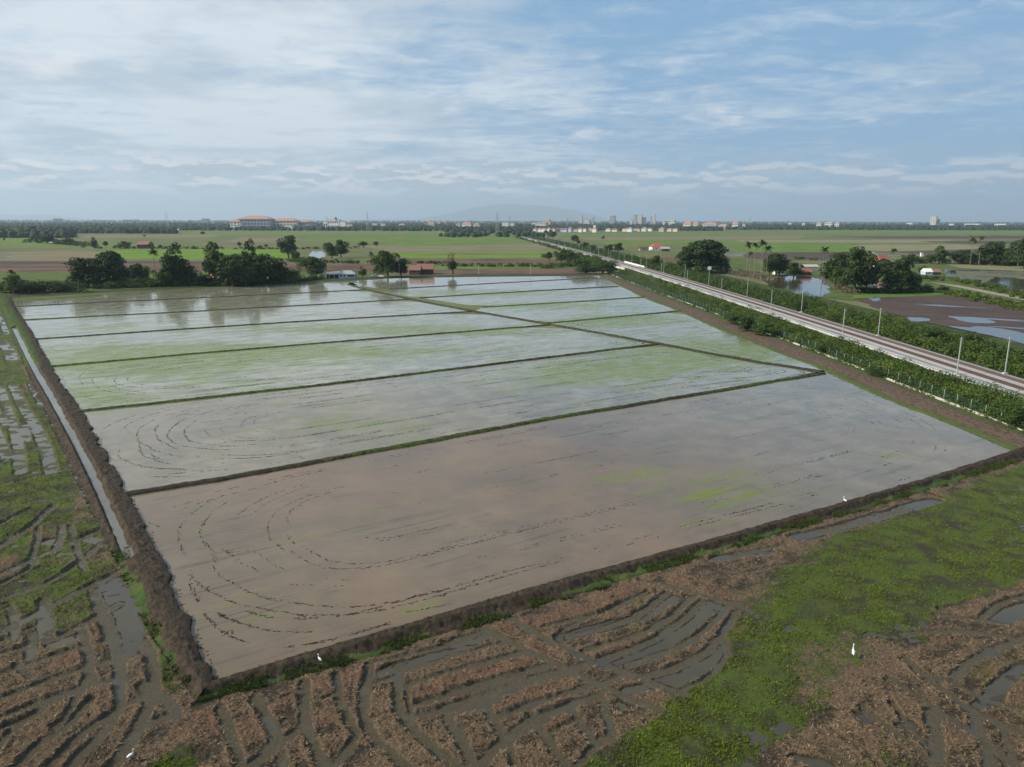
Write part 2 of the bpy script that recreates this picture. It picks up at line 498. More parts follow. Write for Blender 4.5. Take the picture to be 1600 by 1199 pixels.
# ------------------------------------------------------------------ ground sheet
NSEG = 96
R0 = [0, 60, 200, 600, 2000, 6000, 20000, 45000]
V = [(0, 0, -0.02)]; Fc = []
for r in R0[1:]:
    for k in range(NSEG): V.append((r * math.cos(2 * PI * k / NSEG), r * math.sin(2 * PI * k / NSEG), -0.02 if r < 900 else -0.02))
for k in range(NSEG): Fc.append((0, 1 + k, 1 + (k + 1) % NSEG))
for j in range(1, len(R0) - 1):
    a = 1 + (j - 1) * NSEG; b = 1 + j * NSEG
    for k in range(NSEG): Fc.append((a + k, b + k, b + (k + 1) % NSEG, a + (k + 1) % NSEG))
structure('ground', make_mesh('ground', V, Fc, FM['plain']))

FZ = [0.004]


def parcel(pts, key, name='field', n=0, wob=0.0):
    """a flat field given by its survey outline, with a slightly uneven edge"""
    P = GP(pts)
    Q = []
    for a, b in zip(P, np.roll(P, -1, 0)):
        k = max(2, min(40, int(np.linalg.norm(b - a) / 8)))
        for i in range(k):
            q = a + (b - a) * i / k
            if wob and i: q = q + RNG.normal(0, wob, 2)
            Q.append(q)
    FZ[0] += 0.004
    z = FZ[0]
    me = make_mesh(name, [(x, y, z) for x, y in Q], [tuple(range(len(Q)))], FM[key])
    return structure(name, me)


# far fields left of the railway
parcel([(-300, 372), (-300, 366), (100, 364), (420, 361.5), (830, 361), (845, 372), (860, 400), (860, 412), (-400, 412)], 'olive', wob=1)
parcel([(-200, 378), (-200, 372), (40, 372), (150, 379), (330, 387), (200, 390), (60, 384)], 'green', wob=2)
parcel([(250, 364), (560, 362), (800, 363), (790, 366), (520, 366), (240, 368)], 'green', wob=2)
parcel([(120, 368), (350, 367), (330, 371), (110, 372)], 'tan', wob=2)
parcel([(420, 366.5), (800, 366), (830, 369), (640, 371), (420, 371)], 'olive', wob=2)
parcel([(480, 371.5), (832, 370), (840, 374), (600, 378), (470, 377)], 'green', wob=2)
parcel([(380, 372), (470, 372), (450, 379), (340, 379)], 'tan', wob=2)
parcel([(620, 378.5), (842, 375), (846, 380), (700, 384), (590, 384)], 'green', wob=2)
parcel([(560, 384.5), (700, 384.3), (850, 381), (856, 391), (620, 395)], 'tan', wob=1.5)
parcel([(200, 391), (460, 388.5), (470, 404), (60, 405), (120, 396)], 'bright', wob=1.5)
parcel([(460, 384), (560, 385), (600, 395), (700, 403), (480, 405)], 'olive', wob=1.5)
parcel([(600, 395.5), (857, 392), (862, 403), (640, 403.5)], 'bright', wob=1)
parcel([(620, 398.2), (760, 395), (858, 396), (860, 398), (720, 399)], 'olive', wob=1)
parcel([(20, 394), (140, 392), (190, 400), (120, 408), (-40, 408)], 'tan', wob=2)
parcel([(-60, 399), (18, 397), (20, 404), (-60, 407)], 'shallow', wob=1)
parcel([(-300, 409), (330, 408), (330, 412.5), (-300, 412.5)], 'brown', wob=1)
parcel([(-300, 413), (340, 413), (340, 427), (-300, 427)], 'rust', wob=1)
parcel([(-300, 417.4), (340, 417.4), (340, 419), (-300, 419)], 'brown', wob=0.5)
parcel([(380, 413), (600, 412), (600, 424), (380, 424)], 'rust', wob=1)
parcel([(600, 404.5), (862, 404), (880, 412), (600, 413)], 'rust', wob=1)
parcel([(600, 413.5), (885, 412.5), (905, 419), (600, 421)], 'grass', wob=1)
parcel([(600, 421.5), (905, 419.5), (925, 428), (600, 430)], 'rust', wob=1)
parcel([(660, 416.5), (900, 416), (905, 419), (660, 421)], 'green', wob=1)
# village ground behind the paddies
parcel([(-300, 427.5), (600, 424), (640, 433), (540, 440), (410, 447), (200, 458), (60, 470), (-300, 480)], 'grass', wob=0.4)
# far fields right of the railway
parcel([(840, 361), (1300, 358), (1900, 357), (2000, 400), (1900, 470), (1500, 420), (1250, 432), (1050, 412)], 'olive', wob=2)
parcel([(860, 366), (1250, 364), (1245, 367), (900, 370)], 'green', wob=2)
parcel([(1250, 362), (1900, 361), (1900, 366), (1250, 366)], 'green', wob=2)
parcel([(900, 371), (1260, 368.5), (1250, 374), (920, 376)], 'tan', wob=2)
parcel([(930, 377), (1300, 374.5), (1260, 381), (960, 384)], 'green', wob=2)
parcel([(1280, 370), (1900, 367), (1900, 374), (1380, 373)], 'brown', wob=2)
parcel([(1150, 375.5), (1500, 375), (1440, 380), (1160, 379)], 'pale', wob=2)
parcel([(1430, 377.5), (1900, 376), (1900, 384), (1500, 381)], 'brown', wob=2)
parcel([(1150, 383), (1330, 381), (1340, 392), (1200, 398), (1140, 394)], 'green', wob=2)
parcel([(1340, 383), (1500, 382), (1560, 389), (1400, 393), (1330, 391)], 'pale', wob=2)
parcel([(1140, 395), (1330, 394), (1330, 404), (1230, 408), (1170, 404)], 'brown', wob=1)
parcel([(1400, 393.5), (1640, 386), (1700, 396), (1420, 397)], 'brown', wob=1)
parcel([(1130, 396), (1170, 394), (1160, 400), (1130, 400)], 'shallow', wob=1)
parcel([(1010, 404), (1170, 404), (1200, 422), (1080, 420)], 'grass', wob=1)
parcel([(1030, 402), (1075, 404), (1080, 413), (1040, 410)], 'rust', wob=0.5)
parcel([(1180, 428), (1500, 412), (1900, 414), (1900, 520), (1600, 470), (1450, 462), (1330, 470), (1240, 460)], 'grass', wob=0.6)
parcel([(1470, 412), (1900, 414), (1900, 428), (1560, 423), (1500, 419)], 'pale', wob=0.5)
parcel([(1470, 421), (1560, 423), (1900, 430), (1900, 478), (1720, 470), (1600, 458), (1530, 446), (1480, 432)], 'shallow', wob=0.5)
parcel([(1330, 466), (1450, 461), (1540, 468), (1760, 510), (1760, 590), (1640, 545), (1480, 512), (1390, 490)], 'mud', wob=0.5)
parcel([(1340, 456), (1460, 455), (1480, 461), (1450, 463), (1330, 467)], 'green', wob=0.3)
parcel([(1452, 441), (1500, 447), (1620, 470), (1760, 500), (1760, 504), (1615, 473), (1495, 449.5)], 'path', wob=0.05)


def pond(pts, name='pond', z=0.0):
    FZ[0] += 0.004
    P = smooth(np.vstack([GP(pts), GP(pts)[:1]]), 220, 2)[:-1]
    cc_ = P.mean(0); sp = np.sqrt(np.ptp(P[:, 0]) * np.ptp(P[:, 1])); rr = fbm(P[:, 0] * .16 + 3, P[:, 1] * .10, 4) - .5
    P = cc_ + (P - cc_) * (1 + min(.9, 12 / sp + .35) * rr)[:, None]
    return structure(name, make_mesh(name, [(x, y, FZ[0]) for x, y in P], [tuple(range(len(P)))], M['pond']))


pond([(1195, 437), (1225, 432), (1270, 432), (1290, 438), (1296, 450), (1290, 462), (1270, 466), (1240, 456), (1200, 448)])
pond([(1560, 433), (1590, 434), (1620, 445), (1600, 457), (1555, 450), (1535, 443)])
pond([(1473, 422), (1492, 422), (1496, 429), (1478, 430)])
pond([(490, 392), (508, 393), (509, 401), (497, 405), (478, 403)])
pond([(1355, 466), (1375, 464), (1378, 470), (1362, 472)])
pond([(1410, 497), (1450, 498), (1452, 504), (1425, 504)])
pond([(1480, 495), (1530, 497), (1560, 506), (1500, 504)])
pond([(1490, 512), (1560, 512), (1640, 532), (1640, 548), (1560, 530)])

# ------------------------------------------------------------------ the plot: paddies, bunds, banks
inner_left = [(340, 1070), (325, 1040), (290, 960), (245, 860), (202, 776), (160, 700), (128, 643), (98, 603), (80, 573), (57, 530), (38, 501), (22, 479), (18, 466)]
outer_left = [(306, 1100), (235, 1000), (190, 900), (127, 775), (80, 670), (40, 580), (0, 485), (-14, 452)]
inner_right = [(1582, 706), (1500, 668), (1420, 640), (1340, 606), (1275, 574), (1225, 556), (1165, 532), (1120, 515), (1062, 487), (1007, 467), (975, 450), (940, 433)]
outer_right = [(1668, 703), (1600, 677), (1425, 609), (1250, 541), (1100, 486), (945, 427)]
inner_bot = [(340, 1070), (480, 1025), (620, 985), (800, 930), (1000, 877), (1200, 822), (1400, 765), (1520, 727), (1582, 706)]
outer_bot = [(306, 1100), (500, 1053), (800, 963), (1200, 843), (1440, 771), (1600, 723), (1668, 703)]
B = {
    1: [(190, 774), (300, 757), (500, 722), (800, 665), (1000, 632), (1150, 607), (1285, 584)],
    2: [(118, 644), (400, 614), (650, 585), (850, 560), (1030, 538)],
    3: [(73, 574), (400, 545), (650, 525), (862, 508)],
    4: [(50, 531), (400, 507), (740, 487)],
    5: [(28, 501), (400, 482), (640, 468)],
    6: [(14, 480), (200, 471), (400, 462), (572, 453)],
    'd': [(545, 445), (572, 453), (640, 468), (740, 487), (862, 508), (1030, 538), (1160, 563), (1285, 582)],
    'r1': [(610, 452), (700, 447), (932, 434.5)],
    'r2': [(657, 466), (800, 457), (965, 448)],
    'r3': [(755, 480.5), (900, 472), (1010, 464.5)],
    'r4': [(850, 506), (930, 499), (1066, 486)],
}
far_edge = [(12, 467), (200, 456), (400, 446), (545, 439)]
far_edge_r = [(545, 439), (640, 434), (940, 431)]

green_blobs = [  # survey pixel, radii in photo pixels, strength
    (960, 578, 130, 14, .55), (1120, 560, 90, 12, .35), (880, 600, 200, 14, .2), (420, 548, 260, 9, .55), (200, 575, 150, 14, .45), (150, 620, 90, 22, .4),
    (300, 560, 250, 18, .3), (560, 515, 200, 8, .35), (350, 600, 120, 16, .2), (520, 650, 120, 30, .12), (1130, 770, 130, 35, .32), (1000, 735, 110, 22, .18),
    (560, 668, 160, 20, .16), (1370, 715, 110, 12, .25), (980, 500, 90, 9, .4), (1090, 545, 120, 18, .35), (900, 505, 60, 5, .3),
    (760, 458, 160, 6, .3), (860, 478, 120, 6, .3), (970, 440, 40, 8, .3), (760, 520, 120, 6, .2), (170, 512, 60, 6, .15), (640, 740, 300, 70, .05),
    (420, 900, 90, 60, .12), (460, 960, 180, 30, .12), (330, 800, 80, 50, .10)]


def attrs_for(X, Y):
    g = np.zeros_like(X); gm = np.zeros_like(X)
    for x, y, rx, ry, s in green_blobs:
        c = G(x, y); ex = G(x + rx, y) - c; ey = G(x, y - ry) - c
        # solve local coordinates
        det = ex[0] * ey[1] - ex[1] * ey[0]
        u = ((X - c[0]) * ey[1] - (Y - c[1]) * ey[0]) / det; v = (ex[0] * (Y - c[1]) - ex[1] * (X - c[0])) / det
        g = g + 1.6 * s * np.exp(-(u * u + v * v) * 1.1)
    g = g + 0.05 + 0.13 * sstep(100, 140, Y) + 0.24 * sstep(150, 190, Y) * (1 - sstep(330, 420, Y)) * (0.5 + 0.5 * fbm(X * .02, Y * .02, 3))
    return np.clip(g, 0, 1.2)


def paddy(lo, hi, p0=0.9, p1=0.9, mudk=1.0):
    lo = smooth(GP(lo), 140, 1); hi = smooth(GP(hi), 140, 1)
    nv = 40
    t = np.linspace(0, 1, nv)[:, None, None]
    P = lo[None] * (1 - t) + hi[None] * t
    X = P[..., 0].ravel(); Y = P[..., 1].ravel()
    V = np.stack([X, Y, np.full_like(X, 0.045)], 1)
    c = G(1250, 770); ruf = np.exp(-(((X - c[0]) / 26) ** 2 + ((Y - c[1]) / 12) ** 2))
    c = G(1480, 700); ruf += np.exp(-(((X - c[0]) / 14) ** 2 + ((Y - c[1]) / 14) ** 2))
    me = make_mesh('paddy_water', V, grid_faces(nv, 140), M['paddy'],
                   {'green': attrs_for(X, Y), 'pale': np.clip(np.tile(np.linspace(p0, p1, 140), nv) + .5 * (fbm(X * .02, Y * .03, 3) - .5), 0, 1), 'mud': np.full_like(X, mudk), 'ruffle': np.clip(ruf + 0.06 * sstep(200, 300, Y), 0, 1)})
    return structure('paddy_water', me)


def seg(pl, x0, x1):
    """piece of a survey polyline between two x values"""
    P = np.array(pl, float); o = P[np.argsort(P[:, 0])]
    xs = [x for x in o[:, 0] if x0 < x < x1]
    xs = [x0] + xs + [x1]
    return [(x, float(np.interp(x, o[:, 0], o[:, 1]))) for x in xs]


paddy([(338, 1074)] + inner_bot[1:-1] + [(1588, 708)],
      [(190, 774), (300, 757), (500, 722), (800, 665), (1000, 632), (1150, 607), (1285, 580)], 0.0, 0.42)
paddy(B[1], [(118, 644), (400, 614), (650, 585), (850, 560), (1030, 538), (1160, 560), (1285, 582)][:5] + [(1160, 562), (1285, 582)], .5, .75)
paddy(B[2], B[3] + [(1030, 538)])
paddy(B[3], B[4] + [(862, 508)])
paddy(B[4], B[5] + [(740, 487)])
paddy(B[5], B[6] + [(640, 468)])
paddy(B[6], far_edge + [(572, 453)])
# right of the diagonal bund
paddy([(862, 508), (1030, 538), (1160, 563), (1285, 582)], [(850, 506), (930, 499), (1066, 486), (1130, 515), (1225, 553), (1285, 577)])
paddy([(740, 487), (850, 506), (930, 499), (1070, 487)], [(755, 480.5), (900, 472), (1012, 464.5)])
paddy([(657, 466), (755, 481), (900, 472), (1012, 464.5)], [(657, 465.5), (800, 457), (968, 447.8)])
paddy([(600, 458), (657, 466.5), (800, 457), (968, 447.8)], [(605, 452.4), (700, 447), (945, 434)])
paddy([(545, 445), (608, 453), (700, 447), (945, 434)], [(545, 438.5), (640, 434), (940, 430.5)])


def strip(name, inn, out, prof, mat, n_al, n_ac, rough=0.16, grassf=None, carve=None):
    """swept earth strip between two edge lines; prof(t) height, t = 0 at the outer edge"""
    a = smooth(GP(inn), n_al, 1); b = smooth(GP(out), n_al, 1)
    t = np.linspace(0, 1, n_ac)
    P = b[:, None] * (1 - t[None, :, None]) + a[:, None] * t[None, :, None]
    X = P[..., 0]; Y = P[..., 1]; T = np.broadcast_to(t[None, :], X.shape)
    wd = np.linalg.norm(a - b, axis=1)[:, None]
    edge = np.minimum(T, 1 - T) * wd
    j = (fbm(X * .5, Y * .5, 3) - .5) * 1.1
    jo = (fbm(X * .8 + 60, Y * .8, 3) - .5) * 1.3 * np.exp(-(T * wd) ** 2)
    Xo = X + j * np.exp(-((1 - T) * wd) ** 2) + jo; Yo = Y + j * 0.4 + jo * .8
    Z = prof(T, wd) + sstep(0, 0.8, edge) * (rough * 2.2 * (fbm(X * .9, Y * .9, 3) - .45) + rough * 1.8 * (fbm(X * 3.1, Y * 3.1, 3) - .5))
    if carve is not None: Z = carve(X, Y, Z)
    Z = np.where(edge < 0.02, -0.08, Z)
    gr = grassf(X, Y, T) if grassf else np.zeros_like(X)
    V = np.stack([Xo.ravel(), Yo.ravel(), Z.ravel()], 1)
    me = make_mesh(name, V, grid_faces(n_al, n_ac), mat, {'grass': gr.ravel()})
    return structure(name, me)


canal_px = [(203, 872), (185, 832), (160, 775), (130, 712), (100, 656), (75, 611), (55, 578), (38, 545), (22, 512)]
CAN = smooth(GP(canal_px, 0.1), 60, 2)


def canal_carve(X, Y, Z):
    D = polydist(X, Y, CAN, 3)
    wv = 0.12 + 0.35 * fbm(X * .5, Y * .5, 3) + 0.12 * sstep(80, 160, Y)
    k = sstep(wv, wv + 0.6, np.minimum(D, 3)); return Z * k + 0.05 * k - 0.3 * (1 - sstep(wv - .25, wv + .25, np.minimum(D, 3)))


strip('earth_bank', inner_left, outer_left, lambda T, w: 0.55 * sstep(0, .42, T) * np.sin(PI * np.clip(T * 0.96, 0, 1)) ** 0.5, M['bank'], 1500, 56, 0.13,
      lambda X, Y, T: np.clip(sstep(49, 54, Y) * (-0.15 + 1.7 * fbm(X * .45, Y * .45, 4)) * (1 - sstep(0.05, 0.45, T + .3 * (fbm(X * .6, Y * .6, 2) - .5))) * (1 - sstep(64, 78, Y)) + 0.9 * sstep(150, 190, Y) * (1 - sstep(0.55, 0.85, T)) + 0.10, 0, 1), canal_carve)
strip('earth_bank', inner_bot, outer_bot, lambda T, w: 0.15 * sstep(0, .2, T) + 0.5 * sstep(0.3, 0.62, T) * (1 - sstep(0.82, 1.0, T)), M['bank'], 1100, 34, 0.11,
      lambda X, Y, T: np.clip(0.9 * (1 - sstep(0.2, 0.55, T + .4 * (fbm(X * .6, Y * .6, 2) - .5))) * (0.2 + 1.0 * sstep(.38, .62, fbm(X * .12, Y * .12, 3))), 0, 1))
strip('earth_bank', inner_right, outer_right, lambda T, w: 0.5 * np.sin(PI * np.clip(T, 0, 1)) ** 0.6, M['red_bank'], 900, 30, 0.11,
      lambda X, Y, T: np.clip(0.7 * sstep(0.68, 1.0, T) + 0.8 * (1 - sstep(.1, .45, T)) + 0.2, 0, 1) * (0.25 + 1.3 * fbm(X * .16, Y * .07, 4)))
strip('earth_bank', far_edge + far_edge_r[1:], [(-10, 462), (200, 452), (400, 442), (545, 435), (640, 430.5), (945, 428)],
      lambda T, w: 0.45 * np.sin(PI * np.clip(T, 0, 1)) ** 0.6, M['bund'], 500, 12, 0.1, lambda X, Y, T: 0.45 + 0 * X)
# water standing in the ditch inside the left bank
cw = resample(CAN, 60); tn = np.gradient(cw, axis=0); tn /= np.linalg.norm(tn, axis=1)[:, None]; nn = np.stack([-tn[:, 1], tn[:, 0]], 1)
V = np.vstack([np.c_[cw + nn * 0.95, np.full(60, 0.035)], np.c_[cw - nn * 0.95, np.full(60, 0.035)]])
structure('ditch_water', make_mesh('ditch_water', V, np.array([(i, i + 1, i + 61, i + 60) for i in range(59)]), M['canal_water']))


def bund(px, w=1.5, h=0.34, grass=0.5):
    P0 = GP(px); L = np.linalg.norm(np.diff(P0, axis=0), axis=1).sum(); n = int(min(900, L / 0.35))
    P = smooth(P0, n, 1); tn = np.gradient(P, axis=0); tn /= np.linalg.norm(tn, axis=1)[:, None]
    nn = np.stack([-tn[:, 1], tn[:, 0]], 1); na = 11
    s = np.arange(n) * 0.35; wob = (fbm(s * .12, s * 0, 3) - .5) * 0.8
    ww = w * (0.8 + 0.5 * fbm(s * .3 + 40, s * 0 + 3, 3))
    t = np.linspace(-1, 1, na)
    off = (t[None] * ww[:, None] / 2 + wob[:, None])
    X = P[:, 0][:, None] + nn[:, 0][:, None] * off; Y = P[:, 1][:, None] + nn[:, 1][:, None] * off
    Z = h * (1 - np.abs(t[None]) ** 2.2) + 0.28 * h * 2 * (fbm(X * 1.3, Y * 1.3, 3) - .5) + 0.02
    Z[:, 0] = -0.05; Z[:, -1] = -0.05
    g = np.clip(grass + 0.35 * (fbm(s * .05, s * 0 + 8, 2) - .5), 0, 1)[:, None] * np.ones(na)
    g = g * sstep(0, 40, s)[:, None] if px[0][0] < 200 and px[0][1] > 700 else g
    me = make_mesh('bund', np.stack([X.ravel(), Y.ravel(), Z.ravel()], 1), grid_faces(n, na), M['bund'], {'grass': g.ravel()})
    return structure('bund', me)


for k, w, h, g in ((1, 1.7, .38, .50), (2, 1.6, .36, .48), (3, 1.5, .34, .5), (4, 1.6, .3, .32), (5, 1.7, .3, .42), (6, 1.8, .3, .35), ('d', 2.6, .36, .42),
                   ('r1', 2.0, .3, .32), ('r2', 2.2, .34, .4), ('r3', 2.2, .34, .6), ('r4', 2.0, .34, .5)):
    bund(B[k], w, h, g)

# ------------------------------------------------------------------ harvested fields round the plot
T3 = lambda pts: [(300 + x / 3.2, 900 + y / 3.2) for x, y in pts]
T4 = lambda pts: [(700 + x / 3.2, 850 + y / 3.2) for x, y in pts]
T5 = lambda pts: [(1100 + x / 2.4, 700 + y / 2.4) for x, y in pts]
TL = lambda pts: [(x / 4., 700 + y / 4.) for x, y in pts]
TB = lambda pts: [(x / 4., 900 + y / 4.) for x, y in pts]
TU = lambda pts: [(x / 4., 440 + y / 4.) for x, y in pts]
tracks = [  # (outline, half width in metres)
    (T3([(140, 670), (180, 770), (230, 900), (260, 1000), (280, 1200)]), .42), (T3([(320, 620), (360, 700), (425, 810), (400, 860), (310, 950), (240, 1010)]), .45),
    (T3([(560, 540), (560, 700), (600, 850), (660, 960), (700, 1100)]), .42), (T3([(720, 500), (735, 640), (800, 770), (830, 800), (720, 950), (640, 1050)]), .36),
    (T3([(890, 450), (860, 600), (860, 740), (920, 840), (1060, 957), (1200, 1050)]), .42), (T3([(1045, 450), (1015, 600), (1060, 750), (1200, 860), (1330, 970), (1450, 1080)]), .42),
    (T3([(1070, 560), (1090, 680), (1120, 770)]), .25), (T3([(1280, 720), (1350, 830), (1400, 957), (1420, 1080)]), .38), (T3([(1460, 670), (1540, 790)]), .36),
    (T3([(300, 957), (480, 820), (560, 745)]), .4), (T3([(560, 640), (700, 610), (740, 560)]), .22), (T3([(1130, 710), (1400, 640), (1600, 580), (2030, 430)]), .42),
    (T3([(1130, 655), (1350, 590), (1640, 505)]), .4), (T3([(1100, 545), (1350, 475), (1640, 395)]), .4), (T3([(1430, 957), (1600, 800), (1850, 690)]), .4),
    (T3([(370, 650), (520, 590)]), .22), (T3([(900, 545), (1010, 510)]), .3), (T3([(910, 710), (1010, 690)]), .22), (T3([(440, 900), (480, 1000)]), .3),
    (T3([(920, 440), (1150, 390), (1430, 290)]), .3), (T3([(1080, 480), (1500, 350)]), .3), (T3([(200, 720), (290, 700)]), .2),
    (T4([(160, 420), (400, 540), (550, 620), (700, 690), (1045, 835)]), .42), (T4([(310, 380), (500, 490), (680, 580), (860, 640), (1175, 765)]), .42),
    (T4([(960, 185), (1200, 240), (1510, 335)]), .36), (T4([(1220, 190), (1480, 260), (1620, 305)]), .3),
    (T4([(0, 570), (290, 500)]), .3), (T4([(0, 750), (480, 620)]), .4), (T4([(0, 820), (500, 655)]), .4), (T4([(250, 870), (720, 715)]), .4), (T4([(0, 870), (250, 790)]), .4),
    (T4([(410, 860), (500, 1000), (590, 1130)]), .4), (T4([(600, 820), (720, 1000)]), .32), (T4([(770, 780), (820, 990)]), .36), (T4([(160, 1117), (280, 980), (400, 880), (760, 765)]), .4),
    (T4([(190, 830), (270, 960)]), .34), (T4([(0, 880), (60, 1000), (120, 1110)]), .36), (T4([(840, 870), (960, 850), (990, 900)]), .2), (T4([(520, 940), (640, 890)]), .22),
    (T4([(640, 1117), (720, 1040), (780, 980)]), .35), (T4([(290, 1010), (330, 1117)]), .3), (T4([(60, 920), (200, 890)]), .2),
    (T4([(480, 420), (860, 330), (930, 290)]), .3), (T4([(600, 470), (800, 420), (960, 360), (1090, 250)]), .32), (T4([(680, 540), (900, 480), (1080, 400), (1220, 270)]), .35),
    (T4([(760, 590), (1000, 500), (1150, 400), (1270, 290)]), .35), (T4([(900, 615), (1180, 520), (1330, 400), (1400, 320)]), .38), (T4([(990, 670), (1230, 590), (1360, 470), (1440, 350)]), .36),
    (T4([(1150, 740), (1300, 680), (1400, 560)]), .25), (T4([(1380, 480), (1400, 560)]), .3), (T4([(780, 700), (900, 660)]), .3), (T4([(560, 440), (1000, 240)]), .2),
    (T5([(870, 632), (1040, 650), (1150, 672), (1300, 720)]), .36), (T5([(750, 705), (900, 688), (1020, 695), (1160, 718)]), .36), (T5([(750, 800), (850, 880), (960, 965), (1100, 1040), (1260, 1110)]), .42),
    (T5([(690, 870), (800, 950), (900, 1010), (1100, 1140), (1200, 1250)]), .42), (T5([(1260, 690), (1150, 740), (1000, 800), (940, 870)]), .42), (T5([(845, 1000), (865, 1080), (870, 1170)]), .5),
    (T5([(590, 980), (700, 1070), (850, 1180), (900, 1260)]), .34), (T5([(340, 1090), (500, 1170), (620, 1260)]), .34), (T5([(1260, 800), (1150, 860), (1090, 920), (1080, 960)]), .6),
    (T5([(1010, 1010), (1050, 1120), (1080, 1260)]), .42), (T5([(820, 850), (960, 900), (1080, 960), (1260, 1000)]), .3), (T5([(1040, 640), (1100, 590), (1260, 540)]), .35), (T5([(880, 610), (1000, 585), (1060, 600)]), .3),
    (T5([(700, 960), (770, 1060), (900, 1200)]), .25), (T5([(480, 1070), (600, 1140), (680, 1230)]), .25), (T5([(1100, 1040), (1150, 1130), (1180, 1260)]), .3), (T5([(940, 720), (1080, 760), (1120, 800)]), .25),
    (T5([(340, 340), (560, 290), (760, 230)]), .55), (T5([(250, 345), (370, 400)]), .3), (T5([(120, 400), (300, 370)]), .3), (T5([(110, 480), (300, 440), (420, 430)]), .25),
    (TL([(-200, 760), (0, 620), (200, 500), (330, 370)]), .5), (TL([(-200, 880), (0, 800), (250, 680), (450, 600), (620, 520)]), .5), (TL([(-200, 1060), (0, 960), (150, 900), (300, 860), (500, 720), (650, 590)]), .4),
    (TL([(-200, 1260), (0, 1160), (400, 950), (750, 780)]), .5), (TL([(0, 240), (200, 190), (420, 140)]), .3), (TL([(0, 380), (300, 330), (520, 290)]), .3), (TL([(-100, 560), (50, 450), (200, 380)]), .4),
    (TL([(380, 500), (390, 580), (330, 660)]), .35), (TL([(240, 500), (230, 600), (200, 680)]), .3), (TL([(440, 490), (460, 560)]), .3), (TL([(580, 900), (650, 1060), (680, 1199)]), .45), (TL([(470, 600), (500, 720), (540, 780)]), .3),
    (TL([(0, 860), (120, 800), (220, 740), (200, 700)]), .4), (TL([(100, 1199), (90, 1080), (60, 1000)]), .4), (TL([(270, 960), (290, 1100), (290, 1199)]), .5),
    (TB([(-200, 510), (0, 420), (240, 310)]), .36), (TB([(-200, 580), (0, 500), (400, 380), (740, 180)]), .42), (TB([(-200, 700), (0, 620), (350, 500), (650, 420)]), .36), (TB([(-200, 850), (0, 780), (400, 620), (810, 510)]), .42),
    (TB([(-200, 990), (0, 895), (300, 780), (540, 690), (850, 640)]), .4), (TB([(-100, 1180), (30, 1010), (260, 830), (420, 740)]), .4), (TB([(50, 1260), (250, 1060), (420, 960), (570, 780)]), .42), (TB([(250, 1260), (450, 1050), (700, 860), (900, 760)]), .4),
    (TB([(400, 1260), (520, 1100), (640, 1000), (760, 830), (750, 500)]), .42), (TB([(640, 200), (700, 380), (745, 530), (745, 720)]), .42), (TB([(690, 1240), (800, 1050), (900, 900), (970, 720), (960, 560), (900, 420)]), .5),
    (TB([(500, 330), (545, 450), (560, 620)]), .4), (TB([(280, 250), (290, 400)]), .6), (TB([(90, 290), (100, 400)]), .35), (TB([(200, 380), (190, 520)]), .45), (TB([(900, 950), (1100, 880)]), .5), (TB([(880, 700), (1050, 790), (1100, 900)]), .5),
    (TB([(100, 560), (200, 640)]), .3), (TB([(330, 960), (430, 860), (560, 620)]), .36), (TB([(540, 560), (620, 700)]), .25), (TB([(150, 900), (-100, 1010)]), .3),
    (TU([(0, 660), (60, 830), (110, 1000), (130, 1199)]), .8), (TU([(80, 650), (150, 800), (220, 900), (290, 1050), (320, 1199)]), .9), (TU([(-100, 780), (0, 830), (50, 900)]), .8), (TU([(190, 640), (260, 780)]), .6),
    (TU([(0, 380), (60, 420), (80, 500)]), 1.5), (TU([(-40, 1180), (60, 1100), (200, 1060), (380, 1010)]), .35), (TU([(-40, 900), (0, 1000), (40, 1100)]), .8), (TU([(10, 220), (50, 330)]), 1.2), (TU([(150, 900), (170, 1000)]), .7),
]
pools = [(T4([(560, 470), (760, 430), (960, 370), (1120, 270)]), .75), (T4([(800, 590), (1050, 510), (1200, 420), (1320, 310)]), .9), (T4([(1090, 690), (1280, 600), (1350, 510)]), .95), (T4([(900, 730), (1010, 730)]), .6),
         (T4([(0, 500), (220, 450)]), .6), (T3([(930, 490), (1030, 460)]), .6), (T3([(1080, 450), (1420, 330)]), .6), (T5([(350, 340), (600, 280), (860, 200)]), 1.0), (T5([(40, 420), (240, 390)]), .7),
         (T5([(1110, 640), (1260, 600)]), 1.1), (T5([(590, 1010), (610, 1030)]), .5), (T5([(740, 1050), (770, 1040)]), .5), (T5([(0, 590), (60, 600)]), .6), (T5([(1030, 970), (1080, 960)]), .5), (T5([(350, 1170), (460, 1199)]), .6),
         (TB([(700, 180), (760, 330), (800, 470)]), 1.5), (TB([(380, 420), (440, 400)]), 1.0), (TB([(620, 60), (700, 50)]), 1.2), (TL([(680, 900), (760, 1000), (800, 1150)]), 1.5), (TL([(300, 590), (340, 600)]), .9), (TL([(560, 570), (660, 600)]), .8),
         (T5([(450, 110), (560, 80), (900, 190)]), .3), (T5([(860, 20), (1100, 80)]), .2)]
